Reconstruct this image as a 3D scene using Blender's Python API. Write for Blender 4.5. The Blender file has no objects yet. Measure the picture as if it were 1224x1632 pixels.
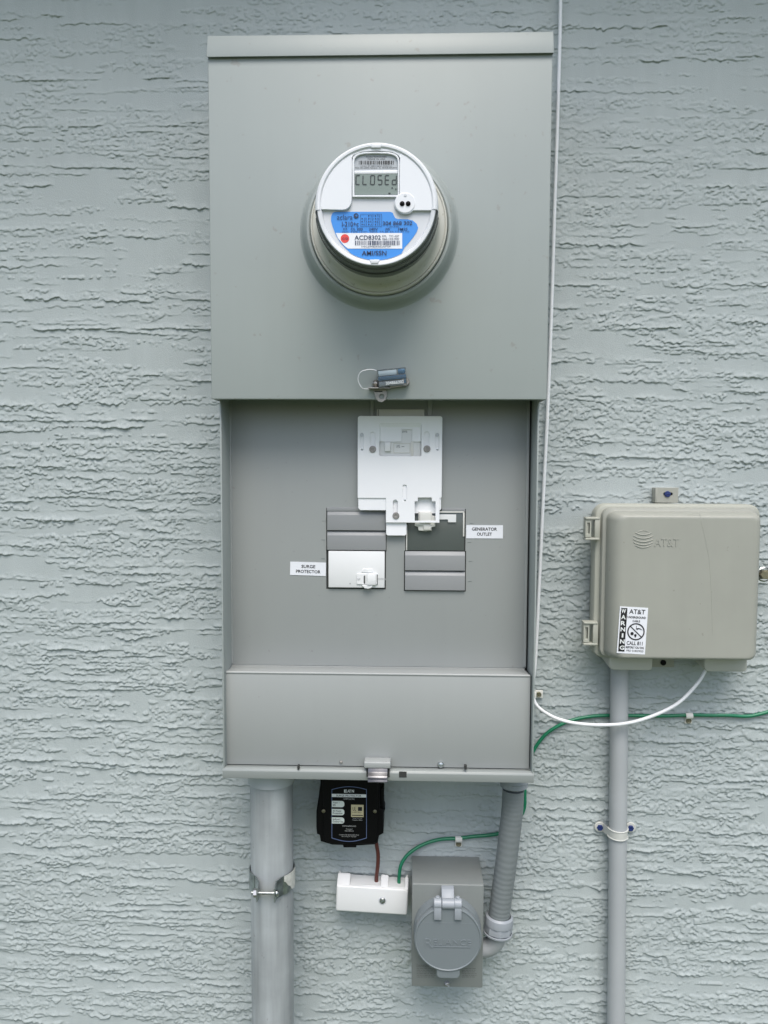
import bpy, bmesh, math, random
import numpy as np
from mathutils import Vector, Matrix

random.seed(7)
C = bpy.context.scene
COL = C.collection
PI = math.pi

# ------------------------------------------------------------------ camera, sky, sun, exposure
CAM_X, CAM_D, CAM_Z = 0.0389, 1.17, 1.45          # eye: to the right, metres off the wall, height
PITCH, YAW, ROLL = -0.0638, -0.0298, 0.0039
FPX = 1226.0
fw = Vector((math.sin(YAW) * math.cos(PITCH), math.cos(YAW) * math.cos(PITCH), math.sin(PITCH)))
rt0 = Vector((math.cos(YAW), -math.sin(YAW), 0)); up0 = rt0.cross(fw)
rt = rt0 * math.cos(ROLL) + up0 * math.sin(ROLL)
up = -rt0 * math.sin(ROLL) + up0 * math.cos(ROLL)
cam = bpy.data.cameras.new('camera'); camo = bpy.data.objects.new('camera', cam); COL.objects.link(camo)
camo.matrix_world = Matrix(((rt.x, up.x, -fw.x, CAM_X), (rt.y, up.y, -fw.y, -CAM_D), (rt.z, up.z, -fw.z, CAM_Z), (0, 0, 0, 1)))
cam.sensor_fit = 'HORIZONTAL'; cam.sensor_width = 36.0; cam.lens = 36.0 * FPX / 1224.0
cam.clip_start = 0.01; cam.clip_end = 500
C.camera = camo

SUN_EL, SUN_AZ = 60.0, 6.0                        # azimuth: degrees to the right of straight out from the wall
w = bpy.data.worlds.new('World'); C.world = w; w.use_nodes = True
nt = w.node_tree; nt.nodes.clear()
sky = nt.nodes.new('ShaderNodeTexSky'); sky.sky_type = 'NISHITA'; sky.sun_disc = False
sky.sun_elevation = math.radians(SUN_EL); sky.sun_rotation = math.radians(180.0 - SUN_AZ)
sky.air_density = 1.0; sky.dust_density = 3.0; sky.ozone_density = 1.0
bg = nt.nodes.new('ShaderNodeBackground'); bg.inputs['Strength'].default_value = 0.11
wo = nt.nodes.new('ShaderNodeOutputWorld')
nt.links.new(sky.outputs[0], bg.inputs[0]); nt.links.new(bg.outputs[0], wo.inputs[0])
sl = bpy.data.lights.new('sun', 'SUN'); sl.energy = 1.5; sl.angle = math.radians(40); sl.color = (1.0, 0.975, 0.93)
so = bpy.data.objects.new('sun', sl); COL.objects.link(so)
_e, _a = math.radians(SUN_EL), math.radians(SUN_AZ)
_dir = Vector((math.cos(_e) * math.sin(_a), -math.cos(_e) * math.cos(_a), math.sin(_e)))
so.rotation_euler = _dir.to_track_quat('Z', 'Y').to_euler(); so.location = (0, -3, 6)
C.view_settings.view_transform = 'Standard'; C.view_settings.look = 'None'
C.view_settings.exposure = 0.88; C.view_settings.gamma = 1.0; C.view_settings.use_curve_mapping = False

# ------------------------------------------------------------------ measuring helpers
def U(px, py, d):
    """Point (x, z) of the plane d metres off the wall that the photograph shows at pixel px, py."""
    v = rt * ((px - 612) / FPX) - up * ((py - 816) / FPX) + fw
    t = (CAM_D - d) / v.y
    return CAM_X + v.x * t, CAM_Z + v.z * t
def R(px0, py0, px1, py1, d):
    cx, cy = (px0 + px1) / 2, (py0 + py1) / 2
    return U(px0, cy, d)[0], U(px1, cy, d)[0], U(cx, py1, d)[1], U(cx, py0, d)[1]     # x0, x1, z0, z1
def P3(px, py, d):
    x, z = U(px, py, d); return (x, d, z)

# ------------------------------------------------------------------ materials
MATS = {}
def mat(name, col, rough=0.5, metal=0.0, var=0.06, scale=14.0, bump=0.0, bscale=300.0, spec=0.5, streak=0.0, specks=None, coat=0.0):
    if name in MATS: return MATS[name]
    m = bpy.data.materials.new(name); m.use_nodes = True
    n = m.node_tree; b = n.nodes['Principled BSDF']
    b.inputs['Roughness'].default_value = rough; b.inputs['Metallic'].default_value = metal
    b.inputs['Specular IOR Level'].default_value = spec
    if coat: b.inputs['Coat Weight'].default_value = coat; b.inputs['Coat Roughness'].default_value = 0.15
    tc = n.nodes.new('ShaderNodeNewGeometry')
    src = tc.outputs['Position']
    nz = n.nodes.new('ShaderNodeTexNoise'); nz.inputs['Scale'].default_value = scale; nz.inputs['Detail'].default_value = 5
    n.links.new(src, nz.inputs['Vector'])
    rp = n.nodes.new('ShaderNodeValToRGB')
    rp.color_ramp.elements[0].position = 0.3; rp.color_ramp.elements[1].position = 0.7
    rp.color_ramp.elements[0].color = (*[c * (1 - var) for c in col], 1); rp.color_ramp.elements[1].color = (*[min(1, c * (1 + var)) for c in col], 1)
    n.links.new(nz.outputs['Fac'], rp.inputs['Fac'])
    out = rp.outputs['Color']
    if streak:
        mp = n.nodes.new('ShaderNodeMapping'); mp.inputs['Scale'].default_value = (60, 60, 5); n.links.new(src, mp.inputs['Vector'])
        n2 = n.nodes.new('ShaderNodeTexNoise'); n2.inputs['Scale'].default_value = 1.0; n2.inputs['Detail'].default_value = 6
        n.links.new(mp.outputs[0], n2.inputs['Vector'])
        r2 = n.nodes.new('ShaderNodeValToRGB'); r2.color_ramp.elements[0].position = 0.35; r2.color_ramp.elements[1].position = 0.7
        r2.color_ramp.elements[0].color = (1 - streak, 1 - streak, 1 - streak, 1); r2.color_ramp.elements[1].color = (1, 1, 1, 1)
        n.links.new(n2.outputs['Fac'], r2.inputs['Fac'])
        mx = n.nodes.new('ShaderNodeMix'); mx.data_type = 'RGBA'; mx.blend_type = 'MULTIPLY'; mx.inputs[0].default_value = 1
        n.links.new(out, mx.inputs[6]); n.links.new(r2.outputs[0], mx.inputs[7]); out = mx.outputs[2]
    if specks:                                    # small dirt specks: (scale, threshold, colour)
        vo = n.nodes.new('ShaderNodeTexNoise'); vo.inputs['Scale'].default_value = specks[0]; vo.inputs['Detail'].default_value = 2
        n.links.new(src, vo.inputs['Vector'])
        r3 = n.nodes.new('ShaderNodeValToRGB'); r3.color_ramp.elements[0].position = specks[1]; r3.color_ramp.elements[1].position = specks[1] + 0.05
        r3.color_ramp.elements[0].color = (0, 0, 0, 1); r3.color_ramp.elements[1].color = (1, 1, 1, 1)
        n.links.new(vo.outputs['Fac'], r3.inputs['Fac'])
        mx = n.nodes.new('ShaderNodeMix'); mx.data_type = 'RGBA'; mx.inputs[7].default_value = (*specks[2], 1)
        ml = n.nodes.new('ShaderNodeMath'); ml.operation = 'MULTIPLY'; ml.inputs[1].default_value = 0.55
        n.links.new(r3.outputs[0], ml.inputs[0]); n.links.new(ml.outputs[0], mx.inputs[0]); n.links.new(out, mx.inputs[6]); out = mx.outputs[2]
    n.links.new(out, b.inputs['Base Color'])
    if bump:
        nb = n.nodes.new('ShaderNodeTexNoise'); nb.inputs['Scale'].default_value = bscale; nb.inputs['Detail'].default_value = 4
        n.links.new(src, nb.inputs['Vector'])
        bp = n.nodes.new('ShaderNodeBump'); bp.inputs['Strength'].default_value = bump; bp.inputs['Distance'].default_value = 0.001
        n.links.new(nb.outputs['Fac'], bp.inputs['Height']); n.links.new(bp.outputs[0], b.inputs['Normal'])
    MATS[name] = m
    return m

STUCCO = mat('stucco_paint', (0.406, 0.453, 0.453), 0.6, var=0.035, scale=4, bump=0.5, bscale=800, streak=0.05, specks=(240, 0.74, (0.2, 0.21, 0.19)))
GREEN_GREY = mat('panel_paint', (0.325, 0.360, 0.350), 0.40, var=0.035, scale=5, bump=0.05, bscale=40, streak=0.016, specks=(70, 0.70, (0.26, 0.26, 0.23)))
DEAD_GREY = mat('inner_panel_paint', (0.310, 0.328, 0.322), 0.40, var=0.03, scale=5, bump=0.05, bscale=40, streak=0.012, specks=(110, 0.72, (0.24, 0.24, 0.23)))
FILLER_GREY = mat('filler_plastic', (0.27, 0.28, 0.285), 0.45, var=0.02)
RAIL_GREY = mat('rail_paint', (0.245, 0.268, 0.260), 0.4, var=0.02)
DARK_GAP = mat('painted_shade', (0.03, 0.032, 0.03), 0.8)  # near-black colour stands in for the shade inside gaps and openings
WHITE_PLATE = mat('white_powder_coat', (0.86, 0.87, 0.89), 0.45, var=0.01)
WHITE_PLASTIC = mat('white_plastic', (0.76, 0.77, 0.77), 0.38, var=0.015)
OFF_WHITE = mat('off_white_plastic', (0.66, 0.66, 0.62), 0.4, var=0.02)
BEIGE_PLASTIC = mat('meter_base_plastic', (0.50, 0.50, 0.45), 0.45, var=0.05, specks=(120, 0.66, (0.28, 0.26, 0.2)))
METER_WHITE = mat('meter_white', (0.74, 0.76, 0.79), 0.32, var=0.01)
METER_GREY = mat('meter_light_grey', (0.60, 0.62, 0.65), 0.4, var=0.01)
NID_PAINT = mat('utility_box_plastic', (0.330, 0.336, 0.296), 0.45, var=0.04, streak=0.03, specks=(130, 0.72, (0.22, 0.22, 0.19)), bump=0.03, bscale=900)
NID_LIGHT = mat('utility_box_base', (0.38, 0.388, 0.335), 0.45, var=0.02)
PVC = mat('grey_pvc', (0.385, 0.415, 0.425), 0.42, var=0.14, scale=16, streak=0.30, specks=(90, 0.70, (0.2, 0.2, 0.2)))
PVC_CLEAN = mat('clean_grey_pvc', (0.37, 0.392, 0.405), 0.45, var=0.03)
FLEX = mat('flex_grey', (0.185, 0.208, 0.213), 0.45, var=0.04)
FITTING = mat('fitting_grey', (0.285, 0.312, 0.34), 0.4, var=0.03)
INLET_GREY = mat('inlet_paint', (0.205, 0.222, 0.216), 0.38, var=0.05, streak=0.04, metal=0.0)
LID_GREY = mat('lid_plastic', (0.170, 0.196, 0.208), 0.4, var=0.02)
BLACK = mat('black_plastic', (0.003, 0.003, 0.0035), 0.5, var=0.1, spec=0.14)
BLACK_PRINT = mat('black_print', (0.008, 0.008, 0.009), 0.7, var=0.0)
GREY_PRINT = mat('grey_print', (0.22, 0.23, 0.24), 0.6, var=0.0)
NAVY_PRINT = mat('navy_print', (0.02, 0.04, 0.10), 0.6, var=0.0)
LINE_BLUE = mat('line_blue', (0.10, 0.14, 0.26), 0.5, var=0.0)
WHITE_PRINT = mat('white_print', (0.72, 0.75, 0.74), 0.6, var=0.0)
BLUE_LABEL = mat('blue_label', (0.045, 0.26, 0.72), 0.4, var=0.02)
RED_DOT = mat('red_print', (0.72, 0.06, 0.05), 0.5, var=0.05)
PAPER = mat('white_label', (0.76, 0.78, 0.82), 0.5, var=0.01)
GOLD = mat('gold_label', (0.50, 0.45, 0.28), 0.4, var=0.08, scale=200)
LCD = mat('lcd_glass', (0.215, 0.262, 0.238), 0.25, var=0.04)
LCD_SEG = mat('lcd_segment', (0.03, 0.04, 0.04), 0.4, var=0.0)
STEEL = mat('zinc_steel', (0.50, 0.53, 0.53), 0.30, 1.0, var=0.12, scale=120)
CHROME = mat('bright_steel', (0.46, 0.46, 0.47), 0.34, 0.85, var=0.05)
DULL_STEEL = mat('dull_steel', (0.30, 0.29, 0.27), 0.45, 0.6, var=0.12, scale=150)
RIVET = mat('rivet_metal', (0.30, 0.29, 0.28), 0.5, 0.5, var=0.1, scale=150)
BRASS = mat('brass_screw', (0.20, 0.19, 0.13), 0.4, 0.7, var=0.1, scale=200)
BLUE_SCREW = mat('blue_screw', (0.015, 0.03, 0.13), 0.35, var=0.1)
SEAL_BLUE = mat('seal_blue', (0.010, 0.135, 0.26), 0.2, var=0.1)
GREEN_WIRE = mat('green_insulation', (0.010, 0.17, 0.085), 0.3, var=0.06)
RED_WIRE = mat('brown_red_insulation', (0.10, 0.028, 0.022), 0.4, var=0.05)
WHITE_CABLE = mat('white_cable', (0.76, 0.78, 0.80), 0.4, var=0.01)
CLIP_WHITE = mat('clip_white', (0.66, 0.66, 0.62), 0.45, var=0.03)
STRAP_PVC = mat('strap_plastic', (0.52, 0.53, 0.50), 0.45, var=0.03)
TAG_PAPER = mat('worn_paper', (0.52, 0.53, 0.49), 0.7, var=0.15, scale=150)
SMOKED = mat('smoked_panel', (0.10, 0.115, 0.11), 0.2, var=0.05)
GRASS = mat('grass_ground', (0.06, 0.085, 0.03), 0.9, var=0.3, scale=3)
SOFFIT = mat('soffit_paint', (0.55, 0.55, 0.52), 0.6, var=0.03)

def clear_mat(name, tint, alpha, rough=0.05):
    m = bpy.data.materials.new(name); m.use_nodes = True; n = m.node_tree
    for x in list(n.nodes): n.nodes.remove(x)
    o = n.nodes.new('ShaderNodeOutputMaterial'); mx = n.nodes.new('ShaderNodeMixShader')
    t = n.nodes.new('ShaderNodeBsdfTransparent'); t.inputs[0].default_value = (*tint, 1)
    p = n.nodes.new('ShaderNodeBsdfPrincipled'); p.inputs['Base Color'].default_value = (0.5, 0.53, 0.53, 1); p.inputs['Roughness'].default_value = rough
    fr = n.nodes.new('ShaderNodeFresnel'); fr.inputs['IOR'].default_value = 1.45
    ad = n.nodes.new('ShaderNodeMath'); ad.operation = 'ADD'; ad.use_clamp = True; ad.inputs[1].default_value = alpha
    n.links.new(fr.outputs[0], ad.inputs[0]); n.links.new(ad.outputs[0], mx.inputs[0])
    n.links.new(t.outputs[0], mx.inputs[1]); n.links.new(p.outputs[0], mx.inputs[2]); n.links.new(mx.outputs[0], o.inputs[0])
    return m
CLEAR = clear_mat('clear_polycarbonate', (0.88, 0.90, 0.89), 0.06)
CLEAR_SEAL = clear_mat('clear_seal_plastic', (0.88, 0.93, 0.95), 0.08)

# ------------------------------------------------------------------ mesh helpers (d = metres off the wall)
def W(x, d, z): return Vector((x, -d, z))

def curve_mesh(cu):
    o = bpy.data.objects.new('tmp', cu); COL.objects.link(o)
    dg = bpy.context.evaluated_depsgraph_get()
    me = bpy.data.meshes.new_from_object(o.evaluated_get(dg))
    bpy.data.objects.remove(o); bpy.data.curves.remove(cu)
    return me

class MB:
    def __init__(s): s.bm = bmesh.new()
    def box(s, x0, x1, d0, d1, z0, z1, bev=0.0, seg=2):
        vs = [s.bm.verts.new(W(x, d, z)) for x in (x0, x1) for d in (d0, d1) for z in (z0, z1)]
        q = [(0, 1, 3, 2), (4, 6, 7, 5), (0, 4, 5, 1), (2, 3, 7, 6), (0, 2, 6, 4), (1, 5, 7, 3)]
        fs = [s.bm.faces.new([vs[i] for i in f]) for f in q]
        bmesh.ops.recalc_face_normals(s.bm, faces=fs)
        if bev:
            es = list({e for f in fs for e in f.edges})
            bmesh.ops.bevel(s.bm, geom=es, offset=bev, segments=seg, affect='EDGES', profile=0.5)
        return s
    def hexa(s, pts, bev=0.0, seg=2):                  # eight corners ordered as in box(), (x, d, z)
        vs = [s.bm.verts.new(W(*p)) for p in pts]
        q = [(0, 1, 3, 2), (4, 6, 7, 5), (0, 4, 5, 1), (2, 3, 7, 6), (0, 2, 6, 4), (1, 5, 7, 3)]
        fs = [s.bm.faces.new([vs[i] for i in f]) for f in q]
        bmesh.ops.recalc_face_normals(s.bm, faces=fs)
        if bev: bmesh.ops.bevel(s.bm, geom=list({e for f in fs for e in f.edges}), offset=bev, segments=seg, affect='EDGES', profile=0.5)
        return s
    def extr_x(s, prof, x0, x1, bev=0.0):              # profile of (d, z) swept along x
        a = [s.bm.verts.new(W(x0, d, z)) for d, z in prof]; b = [s.bm.verts.new(W(x1, d, z)) for d, z in prof]
        fs = [s.bm.faces.new(a), s.bm.faces.new(b)]
        for i in range(len(prof)):
            j = (i + 1) % len(prof); fs.append(s.bm.faces.new((a[i], a[j], b[j], b[i])))
        bmesh.ops.recalc_face_normals(s.bm, faces=fs)
        if bev: bmesh.ops.bevel(s.bm, geom=list({e for f in fs for e in f.edges}), offset=bev, segments=2, affect='EDGES', profile=0.5)
        return s
    def loft(s, secs, cap0=False, cap1=True):          # sections: lists of (x, d, z)
        rings = [[s.bm.verts.new(W(*p)) for p in sec] for sec in secs]; fs = []
        n = len(rings[0])
        for a, b in zip(rings, rings[1:]):
            for i in range(n):
                j = (i + 1) % n; fs.append(s.bm.faces.new((a[i], a[j], b[j], b[i])))
        if cap0: fs.append(s.bm.faces.new(rings[0]))
        if cap1: fs.append(s.bm.faces.new(rings[-1]))
        bmesh.ops.recalc_face_normals(s.bm, faces=fs)
        return s
    def lathe(s, prof, org, axis=(0, -1, 0), n=48, a0=0.0, a1=2 * PI, cap=False):   # (r, t) along axis from org (x, d, z)
        ax = Vector(axis).normalized(); o = W(*org)
        hint = Vector((0, 0, 1)) if abs(ax.z) < 0.9 else Vector((0, -1, 0))
        u = hint.cross(ax).normalized(); v = ax.cross(u)
        full = abs(a1 - a0 - 2 * PI) < 1e-6
        m = n if full else n + 1; rows = []
        for k in range(m):
            a = a0 + (a1 - a0) * k / n
            e = u * math.cos(a) + v * math.sin(a)
            rows.append([s.bm.verts.new(o + ax * t + e * r) for r, t in prof])
        fs = []
        for k in range(n):
            a, b = rows[k], rows[(k + 1) % m]
            for i in range(len(prof) - 1): fs.append(s.bm.faces.new((a[i], b[i], b[i + 1], a[i + 1])))
        if cap and full:
            fs.append(s.bm.faces.new([r[0] for r in rows])); fs.append(s.bm.faces.new([r[-1] for r in rows]))
        if cap: bmesh.ops.recalc_face_normals(s.bm, faces=fs)
        return s
    def cyl(s, org, r, t0, t1, axis=(0, -1, 0), n=28, bev=0.0):
        p = [(r - bev, t0), (r, t0 + bev), (r, t1 - bev), (r - bev, t1)] if bev else [(r, t0), (r, t1)]
        return s.lathe(p, org, axis, n, cap=True)
    def tube(s, pts, r, n=10, sub=8, straight=False):
        P = [W(*p) for p in pts]
        if not straight and len(P) > 2:
            Q = [P[0] * 2 - P[1]] + P + [P[-1] * 2 - P[-2]]; out = []
            for i in range(1, len(Q) - 2):
                for k in range(sub):
                    t = k / sub
                    out.append(0.5 * ((2 * Q[i]) + (Q[i + 1] - Q[i - 1]) * t + (2 * Q[i - 1] - 5 * Q[i] + 4 * Q[i + 1] - Q[i + 2]) * t * t + (3 * Q[i] - 3 * Q[i + 1] + Q[i + 2] - Q[i - 1]) * t ** 3))
            out.append(P[-1]); P = out
        rr = r if callable(r) else (lambda t: r)
        rings = []; nrm = None
        for i, p in enumerate(P):
            tg = (P[min(i + 1, len(P) - 1)] - P[max(i - 1, 0)]).normalized()
            if nrm is None:
                h = Vector((0, -1, 0)) if abs(tg.y) < 0.9 else Vector((0, 0, 1))
                nrm = (h - tg * h.dot(tg)).normalized()
            else: nrm = (nrm - tg * nrm.dot(tg)).normalized()
            b = tg.cross(nrm); R_ = rr(i / (len(P) - 1))
            rings.append([s.bm.verts.new(p + (nrm * math.cos(2 * PI * k / n) + b * math.sin(2 * PI * k / n)) * R_) for k in range(n)])
        fs = []
        for a, b in zip(rings, rings[1:]):
            for k in range(n): fs.append(s.bm.faces.new((a[k], a[(k + 1) % n], b[(k + 1) % n], b[k])))
        fs += [s.bm.faces.new(rings[0]), s.bm.faces.new(rings[-1])]
        bmesh.ops.recalc_face_normals(s.bm, faces=fs)
        return s
    def mesh(s, me, M=None):                           # a mesh lying in its XY plane stood up on the wall
        b2 = bmesh.new(); b2.from_mesh(me); bpy.data.meshes.remove(me)
        if M is not None: b2.transform(M)
        t = bpy.data.meshes.new('t'); b2.to_mesh(t); b2.free(); s.bm.from_mesh(t); bpy.data.meshes.remove(t)
        return s
    def plate(s, outlines, d0, d1, bev=0.0):
        cu = bpy.data.curves.new('t', 'CURVE'); cu.dimensions = '2D'; cu.fill_mode = 'BOTH'
        cu.extrude = (d1 - d0) / 2 - bev; cu.bevel_depth = bev; cu.bevel_resolution = 2; cu.offset = -bev
        for ol in outlines:
            sp = cu.splines.new('POLY'); sp.points.add(len(ol) - 1); sp.use_cyclic_u = True
            for p, (x, z) in zip(sp.points, ol): p.co = (x, z, 0, 1)
        return s.mesh(curve_mesh(cu), Matrix.Translation((0, -(d0 + d1) / 2, 0)) @ Matrix.Rotation(PI / 2, 4, 'X'))
    def flat(s, ol, d):                                # one flat printed polygon facing out
        vs = [s.bm.verts.new(W(x, d, z)) for x, z in ol]; f = s.bm.faces.new(vs); f.normal_update()
        if f.normal.y > 0: f.normal_flip()
        return s
    def rect(s, x0, x1, z0, z1, d): return s.flat([(x0, z0), (x1, z0), (x1, z1), (x0, z1)], d)
    def text(s, body, rect, d, bold=0.0, ext=0.0, rot=0.0, bev=0.0):   # lettering fitted to rect = x0, x1, z0, z1
        cu = bpy.data.curves.new('t', 'FONT'); cu.body = body; cu.size = 1.0; cu.offset = bold; cu.align_x = 'CENTER'; cu.resolution_u = 3
        me = curve_mesh(cu)
        co = np.empty(len(me.vertices) * 3, np.float32); me.vertices.foreach_get('co', co); co = co.reshape(-1, 3)
        lo, hi = co.min(0), co.max(0)
        x0, x1, z0, z1 = rect; cx, cz = (x0 + x1) / 2, (z0 + z1) / 2
        sx, sz = (x1 - x0) / (hi[0] - lo[0]), (z1 - z0) / (hi[1] - lo[1])
        co = (co - (lo + hi) / 2) * np.array([sx, sz, 0], np.float32)
        me.vertices.foreach_set('co', co.reshape(-1)); 
        if ext:
            b2 = bmesh.new(); b2.from_mesh(me)
            r = bmesh.ops.extrude_face_region(b2, geom=list(b2.faces))
            bmesh.ops.translate(b2, verts=[v for v in r['geom'] if isinstance(v, bmesh.types.BMVert)], vec=(0, 0, ext))
            b2.to_mesh(me); b2.free()
        return s.mesh(me, Matrix.Translation((cx, -d, cz)) @ Matrix.Rotation(PI / 2, 4, 'X') @ Matrix.Rotation(rot, 4, 'Z'))
    def spin(s, ang, px, pz):                          # turn what is in the mesh about a point of the wall plane
        M = Matrix.Translation((px, 0, pz)) @ Matrix.Rotation(ang, 4, 'Y') @ Matrix.Translation((-px, 0, -pz))
        s.bm.transform(M); return s
    def build(s, name, material, parent=None, label=None, sharp=32, kind=None):
        me = bpy.data.meshes.new(name)
        base = Vector((0, 0, 0)); r = parent
        while r is not None: base += r.location; r = r.parent
        if base.length: s.bm.transform(Matrix.Translation(-base))
        s.bm.to_mesh(me); s.bm.free()
        me.materials.append(material)
        if len(me.polygons): me.shade_smooth(); me.set_sharp_from_angle(angle=math.radians(sharp))
        o = bpy.data.objects.new(name, me); COL.objects.link(o); o.parent = parent
        if label: o['label'] = label
        if kind: o['kind'] = kind
        return o

def thing(name, label, cat, at, group=None):
    o = bpy.data.objects.new(name, None); COL.objects.link(o); o.location = W(*at); o.empty_display_size = 0.02
    o['label'] = label; o['category'] = cat
    if group: o['group'] = group
    return o
def solo(o, label, cat, group=None):
    o['label'] = label; o['category'] = cat
    if group: o['group'] = group
    return o
def dup(root, dx, dd, dz, label):
    r = root.copy(); COL.objects.link(r); r.location = root.location + W(dx, dd, dz); r['label'] = label
    for ch in list(root.children):
        c = ch.copy(); COL.objects.link(c); c.parent = r
        for g in list(ch.children):
            k = g.copy(); COL.objects.link(k); k.parent = c
    return r

def rrect(x0, x1, z0, z1, r, n=5, rs=None):
    rs = rs or (r, r, r, r)                            # bottom-left, bottom-right, top-right, top-left
    out = []
    for (cx, cz, a, q) in ((x0 + rs[0], z0 + rs[0], PI, rs[0]), (x1 - rs[1], z0 + rs[1], 1.5 * PI, rs[1]), (x1 - rs[2], z1 - rs[2], 0, rs[2]), (x0 + rs[3], z1 - rs[3], 0.5 * PI, rs[3])):
        if q <= 1e-6: out.append((cx, cz)); continue
        for k in range(n + 1):
            t = a + 0.5 * PI * k / n; out.append((cx + q * math.cos(t), cz + q * math.sin(t)))
    return out
def circ(cx, cz, r, n=28, a0=0.0): return [(cx + r * math.cos(a0 + 2 * PI * k / n), cz + r * math.sin(a0 + 2 * PI * k / n)) for k in range(n)]
def slot(cx, z0, z1, r, n=8):
    return [(cx + r * math.cos(PI * k / n), z1 - r + r * math.sin(PI * k / n)) for k in range(n + 1)] + [(cx + r * math.cos(PI + PI * k / n), z0 + r + r * math.sin(PI + PI * k / n)) for k in range(n + 1)]
def pan_screw(mb, x, z, d0, d1, r, slotted=True, ang=0.6):
    h = d1 - d0
    mb.lathe([(r, 0), (r, h * 0.35), (r * 0.8, h * 0.8), (r * 0.45, h), (0.00001, h)], (x, d0, z), n=18)
    if slotted:
        c, s_ = math.cos(ang) * r * 0.75, math.sin(ang) * r * 0.75
        for q in (0, PI / 2):
            c, s_ = math.cos(ang + q) * r * 0.6, math.sin(ang + q) * r * 0.6
            mb.tube([(x - c, d1 - h * 0.1, z - s_), (x + c, d1 - h * 0.1, z + s_)], r * 0.13, n=4, straight=True)
    return mb

# ================================================================== THE WALL
def vnoise(shape, cz, cx, rng):
    gz, gx = int(shape[0] / cz) + 3, int(shape[1] / cx) + 3
    g = rng.random((gz, gx)).astype(np.float32)
    z = np.arange(shape[0], dtype=np.float32) / cz; x = np.arange(shape[1], dtype=np.float32) / cx
    zi, xi = z.astype(int), x.astype(int); fz, fx = z - zi, x - xi
    fz = (fz * fz * (3 - 2 * fz))[:, None]; fx = (fx * fx * (3 - 2 * fx))[None, :]
    a, b, c, d = g[zi][:, xi], g[zi][:, xi + 1], g[zi + 1][:, xi], g[zi + 1][:, xi + 1]
    return (a * (1 - fx) + b * fx) * (1 - fz) + (c * (1 - fx) + d * fx) * fz
def n1d(n, cell, rng):
    g = rng.random(int(n / cell) + 3); x = np.arange(n) / cell; i = x.astype(int); f = x - i; f = f * f * (3 - 2 * f)
    return g[i] * (1 - f) + g[i + 1] * f - 0.5

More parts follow.
